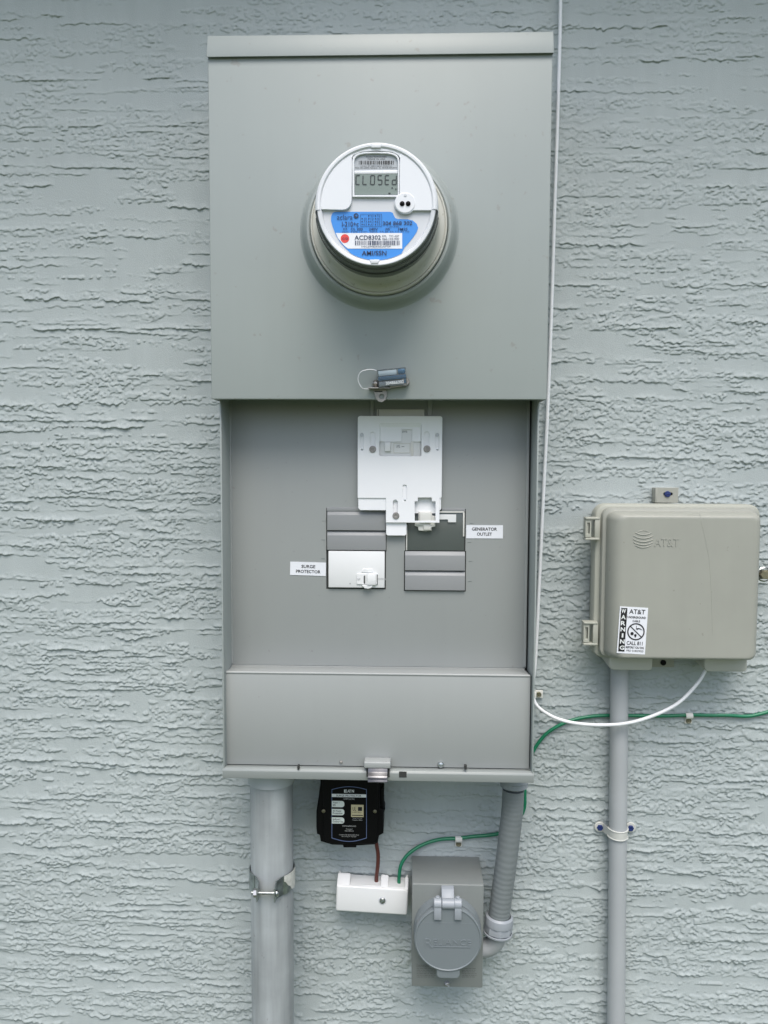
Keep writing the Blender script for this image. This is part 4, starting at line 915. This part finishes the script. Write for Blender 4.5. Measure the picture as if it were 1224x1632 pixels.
bd = LC + 0.0316 + 0.010; bz = zc - 0.004
b = MB(); b.cyl((lx1 - 0.0225, bd, bz), 0.0023, 0, 0.0385, axis=(1, 0, 0), n=14); bolt = b.build('clamp_bolt', mat('bolt_zinc', (0.36, 0.38, 0.38), 0.38, 0.8, var=0.2, scale=150), st)
b = MB(); b.lathe([(0.0060, 0), (0.0060, 0.0050)], (lx1 - 0.0188, bd, bz), axis=(1, 0, 0), n=6, cap=True); b.build('nut', CHROME, bolt)
b = MB(); b.lathe([(0.0050, 0), (0.0050, 0.0012), (0.0035, 0.0028), (0.0001, 0.003)], (lx1 + 0.0138, bd, bz), axis=(1, 0, 0), n=18); b.build('bolt_head', STEEL, bolt)
b = MB(); A = []
for k in range(11):                                   # torn corner: the lower edge climbs towards the flange
    a = math.radians(4 + 46 * k / 10); r0 = 0.0344; zl = zlo + 0.001 + max(0.0, (k - 4) / 6) * 0.019 + 0.0012 * math.sin(k * 2.3)
    c_, s_ = math.cos(a), math.sin(a)
    A.append([(lx1 + r0 * c_, LC + r0 * s_, zl), (lx1 + r0 * c_, LC + r0 * s_, zhi + 0.0005), (lx1 + (r0 + .0004) * c_, LC + (r0 + .0004) * s_, zhi + 0.0005), (lx1 + (r0 + .0004) * c_, LC + (r0 + .0004) * s_, zl)])
b.loft(A, True, True)
b.build('torn_tag', TAG_PAPER, st)

# thin conduit under the telephone box
TC = 0.020
tx_, tz_ = U(987, 1085, TC); tb_, _ = U(982, 1600, TC)
ct = thing('thin_conduit', 'thin grey conduit running down the wall from the telephone box', 'conduit', (tx_, TC, 0.0))
dxs = (tb_ - tx_) / (U(987, 1085, TC)[1] - U(982, 1600, TC)[1])
ztop = bz0 - 0.004
b = MB(); b.tube([(tx_ - dxs * (ztop - tz_), TC, ztop), (tx_ + dxs * tz_, TC, 0.0)], 0.01335, n=40, straight=True); b.build('pipe', PVC_CLEAN, ct)
szc = U(982, 1326, TC)[1]; sxc = tx_ + dxs * (tz_ - szc)
sp = thing('conduit_strap', 'pale plastic two-hole strap with blue screws holding the thin conduit', 'conduit strap', (sxc, 0.0, szc))
b = MB(); A = []; hw = 0.0062
def strap_path():
    pts = []
    pts += [(-0.0270, 0.0030), (-0.0195, 0.0032)]
    for k in range(15):
        a = PI - (PI * k / 14); pts.append((0.0148 * math.cos(a), TC - 0.003 + 0.0172 * math.sin(a)))
    pts += [(0.0195, 0.0032), (0.0270, 0.0030)]
    return pts
for i, (ox, od) in enumerate(strap_path()):
    A.append([(sxc + ox, od, szc - hw), (sxc + ox, od, szc + hw), (sxc + ox, od + 0.0022 if i in (0, 1, 17, 18) else od + 0.0016, szc + hw), (sxc + ox, od + 0.0022 if i in (0, 1, 17, 18) else od + 0.0016, szc - hw)])
b.loft(A, True, True)
for zz_ in (szc - hw, szc + hw):                      # raised rims of the strap
    b.tube([(sxc + ox, od + 0.001, zz_) for ox, od in strap_path()[2:17]], 0.0012, n=8, sub=3)
for s_ in (-1, 1): b.cyl((sxc + s_ * 0.0235, 0.002, szc), 0.0082, 0, 0.0036, n=24, bev=0.0008)
b.build('strap_band', STRAP_PVC, sp)
for s_ in (-1, 1):
    b = MB(); b.lathe([(0.0050, 0), (0.0050, 0.0014), (0.0042, 0.0024), (0.0022, 0.0024), (0.0020, 0.0016), (0.00001, 0.0016)], (sxc + s_ * 0.0235, 0.0055, szc - 0.0004), n=6); b.build('blue_screw', BLUE_SCREW, sp)

# flexible conduit
fl_ = thing('flexible_conduit', 'ribbed grey flexible conduit from the panel underside to the inlet box', 'flexible conduit', P3(817, 1245, 0.06))
b = MB(); hx, hz = U(819, 1255, 0.06)
hz_ = U(819, 1262, 0.078)[1] - RB
b.lathe([(0.0175, hz_), (0.0200, hz_ + 0.0015), (0.0208, hz_ + 0.009), (0.0224, hz_ + 0.0105), (0.0224, 0.0125)], (hx, 0.06, RB), axis=(0, 0, 1), n=40, cap=True); b.build('hub', FITTING, fl_)
pts = [P3(818, 1258, 0.060), P3(816.5, 1290, 0.060), P3(812, 1330, 0.059), P3(806, 1380, 0.057), P3(800.5, 1420, 0.055), P3(796, 1455, 0.053), P3(794.5, 1468, 0.052)]
b = MB(); N = 118
b.tube(pts, lambda t: 0.0159 + 0.00013 * math.sin(t * 30 * 2 * PI) * min(1, 0.5 + t), n=32, sub=40); b.build('ribbed_tube', FLEX, fl_)
nx_, nz_ = U(795.5, 1463, 0.052)
axn = (-0.10, 0.03, 1)
b = MB(); b.lathe([(0.0165, 0.004), (0.0175, 0.0055), (0.0205, 0.003), (0.0215, -0.003), (0.0213, -0.008), (0.0200, -0.009)], (nx_, 0.052, nz_), axis=(0.08, 0.0, 1), n=40)
b.lathe([(0.0205, -0.0080), (0.0213, -0.0100), (0.0213, -0.0190), (0.0205, -0.0205)], (nx_, 0.052, nz_), axis=(0.08, 0.0, 1), n=8)
b.lathe([(0.0205, -0.0200), (0.0218, -0.0205), (0.0218, -0.0225), (0.0190, -0.0250), (0.0120, -0.0260)], (nx_, 0.052, nz_), axis=(0.08, 0.0, 1), n=40)
b.build('connector_nut', FITTING, fl_, sharp=25)
b = MB(); b.tube([(nx_ - 0.001, 0.052, nz_ - 0.022), (nx_ - 0.004, 0.050, nz_ - 0.036), (nx_ - 0.012, 0.047, nz_ - 0.047), (nx_ - 0.026, 0.044, nz_ - 0.053), (nx_ - 0.045, 0.042, nz_ - 0.055)], 0.0135, n=24, sub=8); b.build('elbow', PVC_CLEAN, fl_)

# ================================================================== GENERATOR INLET BOX
IF = 0.078
inlet = thing('inlet_box', 'grey metal generator inlet box with a round hinged lid', 'inlet box', P3(713, 1573, 0.0))
ix0, ix1, iz0, iz1 = R(656.5, 1410, 770, 1573, IF)
b = MB()
b.extr_x([(0.004, iz0), (0.004, iz1 + 0.004), (IF - 0.001, iz1 + 0.0006), (IF, iz1 - 0.0006), (IF, iz0), (IF - 0.0015, iz0), (IF - 0.0015, iz0 + 0.004)], ix0, ix1, 0.0009)
b.build('box_body', INLET_GREY, inlet)
PD = IF + 0.0003; rr = random.Random(5)
for pa, pb in ((664, 694), (736, 760)):
    b = MB()
    if pa == 664: b.text('DANGER', R(664, 1537.5, 684, 1541.5, PD), PD, 0.006)
    for j in range(6):
        py = 1543.6 + j * 2.7; x = pa
        while x < pb - 2:
            wd = rr.uniform(2, 6); b.rect(*R(x, py - 0.38, min(x + wd, pb), py + 0.38, PD), PD); x += wd + 1.1
    b.build('warning_print', mat('inlet_print', (0.12, 0.125, 0.12), 0.6, var=0), inlet)
b = MB(); x, z = U(712.5, 1568, IF); pan_screw(b, x, z, IF - 0.0003, IF + 0.0032, 0.0042, False)
b.tube([(x - 0.003, IF + 0.003, z + 0.0016), (x + 0.003, IF + 0.003, z - 0.0018)], 0.0006, n=4, straight=True); b.build('screw', CHROME, inlet)
LDp = 0.104
lcx, lcz = U(714, 1497.5, LDp); lr = 0.0488
b = MB(); b.lathe([(0.0495, -0.001), (0.0486, 0.010), (0.0470, 0.016)], (lcx, IF, lcz + 0.002), n=72); b.build('socket_collar', LID_GREY, inlet)
b = MB(); b.lathe([(lr - 0.0005, -0.010), (lr, -0.009), (lr, -0.0022), (lr - 0.001, -0.0004), (lr - 0.0022, 0), (lr - 0.0034, -0.0009), (0.0001, -0.0010)], (lcx, LDp, lcz), n=96)
q = R(696, 1540, 733, 1561, LDp)
b.plate([rrect(q[0], q[1], q[2], q[3], 0, rs=(0.006, 0.006, 0.0005, 0.0005))], LDp - 0.009, LDp - 0.0018, 0.0012)
lid = b.build('lid', LID_GREY, inlet)
b = MB(); LT = LDp - 0.0012
b.text('R', R(677, 1495.5, 690, 1510.5, LT), LT, 0.0, ext=0.0010); b.text('ELIANCE', R(690.5, 1497, 751, 1506, LT), LT, 0.0, ext=0.0010)
q = R(688, 1508.2, 750, 1509.6, LT); b.box(q[0], q[1], LT, LT + 0.0009, q[2], q[3])
b.build('embossed_lettering', LID_GREY, lid)
b = MB(); q = R(673, 1470.5, 755, 1471.5, LT); b.box(q[0], q[1], LT - 0.0002, LT + 0.0004, q[2], q[3], 0.0002); b.build('lid_ridge', LID_GREY, lid)
# hinge
hdn = 0.106
b = MB(); q = list(R(704.5, 1416, 725, 1452, hdn)); q[3] = U(714, 1415, IF + 0.003)[1]
b.hexa([(q[0], IF - 0.001, q[2] + 0.006), (q[0], IF - 0.001, q[3] + 0.002), (q[0], hdn, q[2] + 0.004), (q[0], IF + 0.006, q[3]), (q[1], IF - 0.001, q[2] + 0.006), (q[1], IF - 0.001, q[3] + 0.002), (q[1], hdn, q[2] + 0.004), (q[1], IF + 0.006, q[3])], 0.0010)
zk = U(714, 1444, hdn)[1]
b.cyl((q[0] + 0.0002, hdn - 0.006, zk), 0.0072, 0, q[1] - q[0] - 0.0004, axis=(1, 0, 0), n=28, bev=0.0006)
b.build('hinge_arm', FITTING, inlet)
for (pa, pb) in ((691.5, 703.8), (724.3, 736)):
    k0 = R(pa, 1434, pb, 1466, hdn)
    b = MB(); b.cyl((k0[0], hdn - 0.006, zk + 0.0004), 0.0076, 0, k0[1] - k0[0], axis=(1, 0, 0), n=28, bev=0.0008)
    b.box(k0[0] + 0.0003, k0[1] - 0.0003, LDp - 0.006, hdn + 0.0008, k0[2], zk, 0.0006)
    b.cyl(((k0[0] + k0[1]) / 2, hdn - 0.007, zk + 0.006), 0.0030, 0, 0.004, axis=(0, 0, 1), n=14, bev=0.0006)
    b.build('hinge_knuckle', FITTING, inlet)

# ================================================================== SURGE PROTECTOR
SF = 0.062
su = thing('surge_protector', 'black surge protector with a printed label hanging under the panel', 'surge protector', P3(558, 1240, 0.03))
b = MB()
so_ = [(510, 1236), (608, 1236), (608, 1246), (605.5, 1255), (606, 1290), (611, 1292), (611, 1330), (604, 1334), (602, 1345), (597, 1348), (568, 1350), (567.5, 1353), (547, 1353), (546, 1349), (529, 1348.5), (510.5, 1343), (509, 1333), (504.5, 1331), (503.5, 1320), (503.5, 1295), (506, 1280), (510, 1250)]
b.plate([[U(*p, SF) for p in so_]], 0.006, SF - 0.003, 0.002)
b.plate([[U(*p, SF) for p in ((514, 1240), (603, 1240), (602, 1340), (596, 1345), (528, 1345), (515, 1339))]], SF - 0.004, SF, 0.0015)
b.plate([[U(*p, SF) for p in ((606, 1260), (611.5, 1262), (611.5, 1290), (613.5, 1294), (612, 1300), (606, 1300))]], 0.03, SF - 0.010, 0.0015)
b.build('housing', BLACK, su)
b = MB(); LS = SF + 0.0004
def su_(px, py): return U(px, py, LS)
rim = [su_(528.5, 1258)] + [su_(528.5 + 56 * k / 10, 1258 - 4.6 * math.sin(PI * k / 10)) for k in range(1, 10)] + [su_(584.5, 1258), su_(584.5, 1336)] + [su_(584.5 - 56 * k / 10, 1336 + 5.6 * math.sin(PI * k / 10)) for k in range(1, 10)] + [su_(528.5, 1336)]
cxm = sum(p[0] for p in rim) / len(rim); czm = sum(p[1] for p in rim) / len(rim)
inn = [(cxm + (x - cxm) * 0.968, czm + (z - czm) * 0.980) for x, z in rim]
b.plate([rim, inn], SF, LS); slab = b.build('label_border', LINE_BLUE, su)
b = MB(); b.text('E', R(548.5, 1258.5, 553, 1263, LS), LS + .0002, 0.03); b.text('A', R(553.6, 1258.5, 557.8, 1263, LS), LS + .0002, 0.01); b.text('T', R(556.5, 1258.5, 559.7, 1263, LS), LS + .0002, 0.01); b.text('N', R(560.6, 1258.5, 564.2, 1263, LS), LS + .0002, 0.03)
b.rect(*R(528.8, 1265.5, 583.6, 1270.5, LS), LS + 0.0002)
b.build('white_print', WHITE_PRINT, slab)
b = MB()
for y0 in (1276.3, 1289.2, 1302.5):
    q = R(528.8, y0, 548.8, y0 + 10, LS); b.flat(rrect(*q, 0, rs=(0.0002, 0.004, 0.004, 0.0002)), LS + 0.0002)
b.build('white_pill', mat('pill_white', (0.62, 0.68, 0.64), 0.5, var=0.01), slab)
b = MB(); b.rect(*R(559.7, 1282.5, 579.5, 1302, LS), LS + 0.0002); b.build('gold_square', GOLD, slab)
b = MB(); B4 = LS + 0.0004
b.text('SURGE PROTECTOR', R(536, 1266.6, 576, 1269.5, LS), B4, 0.012)
for y0, a1_, a2_ in ((1276.3, 'Type 1', 'SPD'), (1289.2, 'AC Power', 'Protection'), (1302.5, 'Indoor/', 'Outdoor Use')):
    b.text(a1_, R(530.5, y0 + 1.6, 530.5 + len(a1_) * 1.7, y0 + 4.4, LS), B4, 0.01); b.text(a2_, R(530.5, y0 + 5.2, 530.5 + len(a2_) * 1.5, y0 + 8.2, LS), B4, 0.01)
q = R(570.5, 1286, 577, 1292.3, LS); b.rect(*q, B4); b.text('UL', R(562, 1286, 567.5, 1292, LS), B4, 0.01); b.text('LISTED', R(562, 1293.5, 576, 1295.5, LS), B4); b.rect(*R(561, 1298.6, 578.5, 1300, LS), B4)
b.build('black_print', BLACK_PRINT, slab)
G = mat('soft_white_print', (0.42, 0.43, 0.42), 0.6, var=0)
for s_, r_ in (('CHSPT2ULTRA', (547.5, 1272, 565, 1274.6)), ('Surge Current', (562, 1303, 577, 1304.9)), ('Capacity 108kA', (561.5, 1306, 577.5, 1308)), ('www.eaton.com', (545.5, 1315.2, 567.5, 1317.4)), ('Protected', (551.5, 1320.2, 561.5, 1322)), ('when LED is lit', (549.5, 1323, 563.5, 1325)), ('Contains No Serviceable Parts', (540.5, 1329.4, 572, 1331.2)), ('No Wiring on the back', (544.5, 1332.3, 568, 1334.2))):
    b = MB(); b.text(s_, R(*r_, LS), LS + 0.0003); b.build('small_print', G, slab)
for (px, py) in ((515.7, 1292.5), (597.5, 1293)):
    b = MB(); pan_screw(b, *U(px, py, SF), SF - 0.0002, SF + 0.0018, 0.0029); b.build('screw', BRASS, su)

# ================================================================== BONDING BLOCK
BF = 0.040
bo_ = thing('bonding_block', 'white plastic grounding block cover where the brown and green wires end', 'grounding block', P3(593, 1455, 0.0))
kx0, kx1, kz0, kz1 = R(535.5, 1411.5, 650, 1456, BF)
zt = U(593, 1390, 0.012)[1]
ang_b = math.radians(2.4); bc = ((kx0 + kx1) / 2, (kz0 + kz1) / 2)
b = MB()
b.box(kx0, kx1, 0.004, BF, kz0, kz1 - 0.003, 0.0030, 3); b.box(kx0 + 0.0004, kx0 + 0.004, 0.004, 0.019, kz1 - 0.006, zt - 0.005, 0.001); b.box(kx1 - 0.004, kx1 - 0.0004, 0.004, 0.019, kz1 - 0.006, zt - 0.005, 0.001)
# sloping shoulder with two notches
def bx(px): return U(px, 1405, 0.03)[0]
zsd = kz1 - 0.004
def shoulder(xa, xb, ztop):
    f = BF - 0.0012; dt = f + (0.021 - f) * (ztop - zsd) / (zt - zsd); th = 0.0032
    b.hexa([(xa, f - th, zsd), (xa, dt - th, ztop), (xa, f, zsd), (xa, dt, ztop), (xb, f - th, zsd), (xb, dt - th, ztop), (xb, f, zsd), (xb, dt, ztop)], 0.0012)
shoulder(kx0 + 0.0003, bx(557), zt); shoulder(bx(554), bx(612), zt - 0.011); shoulder(bx(577), bx(608), zt - 0.008); shoulder(bx(606), bx(618), zt + 0.0005); shoulder(bx(616), bx(646), zt - 0.008); shoulder(bx(644.5), kx1 - 0.0003, zt)
b.spin(ang_b, *bc); b.build('cover', WHITE_PLASTIC, bo_)
b = MB(); pan_screw(b, *U(609.5, 1435.5, BF), BF - 0.0003, BF + 0.0022, 0.0046); b.build('screw', STEEL, bo_)
b = MB(); b.lathe([(0.0062, 0), (0.0058, 0.0006), (0.0048, 0.0006)], (U(609.5, 1435.5, BF)[0], BF, U(609.5, 1435.5, BF)[1]), n=24); b.build('screw_recess', METER_GREY, bo_)

# ================================================================== WIRES
b = MB()
b.tube([P3(893.5, -60, 0.012), P3(892.8, 40, 0.012), P3(889, 180, 0.012), P3(884, 330, 0.011), P3(879.5, 480, 0.010), P3(873, 650, 0.010), P3(866, 790, 0.009), P3(860, 920, 0.008), P3(853.5, 1050, 0.008), P3(849.5, 1085, 0.009), P3(849, 1105, 0.010), P3(854, 1122, 0.014), P3(868, 1135, 0.024), P3(890, 1146, 0.034), P3(920, 1153, 0.040), P3(960, 1155.5, 0.043), P3(1000, 1152.5, 0.044), P3(1040, 1141, 0.044), P3(1080, 1121, 0.042), P3(1110, 1091, 0.040), P3(1124, 1069, 0.038), P3(1128, 1060, 0.036)], 0.0026, n=12, sub=8)
o = b.build('white_cable', WHITE_CABLE); solo(o, 'white cable running down the wall and looping up into the telephone box', 'cable')
b = MB()
b.tube([P3(1300, 1108, 0.0055), P3(1250, 1126, 0.0055), P3(1215, 1137, 0.0055), P3(1190, 1141.5, 0.0055), P3(1160, 1140, 0.0055), P3(1130, 1140, 0.0055), P3(1098, 1139.5, 0.006), P3(1060, 1141, 0.0055), P3(1010, 1140.5, 0.0045), P3(975, 1140, 0.0045), P3(940, 1142, 0.0055), P3(905, 1150, 0.0055), P3(875, 1166, 0.0055), P3(856, 1187, 0.0055), P3(842, 1215, 0.0055), P3(837, 1245, 0.0055), P3(836.5, 1268, 0.0055), P3(836, 1286, 0.0055), P3(830, 1300, 0.0055), P3(815, 1316, 0.0055), P3(797, 1327.5, 0.0055), P3(780, 1331, 0.0055), P3(755, 1333, 0.006), P3(731, 1336, 0.006), P3(700, 1338, 0.0065), P3(672, 1347, 0.010), P3(650, 1362, 0.016), P3(639, 1379, 0.020), P3(636, 1398, 0.022), P3(636, 1412, 0.022)], 0.0027, n=12, sub=8)
o = b.build('ground_wire', GREEN_WIRE); solo(o, 'green insulated ground wire crossing the wall to the white grounding block', 'wire')
b = MB()
b.tube([P3(598, 1330, 0.028), P3(600, 1345, 0.028), P3(602.5, 1362, 0.027), P3(602, 1380, 0.025), P3(600, 1398, 0.022), P3(600, 1412, 0.022)], 0.0030, n=12)
o = b.build('brown_wire', RED_WIRE); solo(o, 'short brown-red wire from the black surge protector into the white block', 'wire')

def clip(px, py, label, side):
    t_ = thing('cable_clip', label, 'cable clip', P3(px, py, 0.0), 'white screw-on cable clips')
    b = MB(); x, z = U(px, py, 0.006)
    if side == 'top':
        b.box(x - 0.0055, x + 0.0055, 0.001, 0.0045, z - 0.007, z + 0.003, 0.0008)
        A = []
        for k in range(9):
            a = -PI / 2 * 0.2 + (PI * 1.05) * k / 8
            A.append([(x - 0.0052, 0.0052 + r_ * math.sin(a), z + 0.0058 - r_ * math.cos(a)) for r_ in (0.0036, 0.0050)] + [(x + 0.0052, 0.0052 + r_ * math.sin(a), z + 0.0058 - r_ * math.cos(a)) for r_ in (0.0050, 0.0036)])
        b.loft(A, True, True)
    else:
        b.box(x - 0.006, x + 0.0058, 0.001, 0.0055, z - 0.0058, z + 0.0060, 0.0008)
        b.box(x - 0.0125, x - 0.005, 0.001, 0.0125, z - 0.0050, z + 0.0055, 0.002)
    b.build('clip_body', CLIP_WHITE, t_)
    b = MB(); zc_ = z - 0.0020 if side == 'top' else z
    b.lathe([(0.0043, 0), (0.0043, 0.0012), (0.0036, 0.0018), (0.0026, 0.0014), (0.0012, 0.0013), (0.0010, 0.0020), (0.00001, 0.0022)], (x + (0 if side == 'top' else -0.0010), 0.0044 if side == 'top' else 0.0054, zc_), n=20); b.build('clip_screw', BRASS, t_)
clip(1098, 1147, 'white clip with brass screw holding the green wire right of the thin conduit', 'top')
clip(731, 1343.5, 'white clip with brass screw holding the green wire above the inlet box', 'top')
clip(859.5, 1107, 'white clip with brass screw at the lower right edge of the panel', 'side')
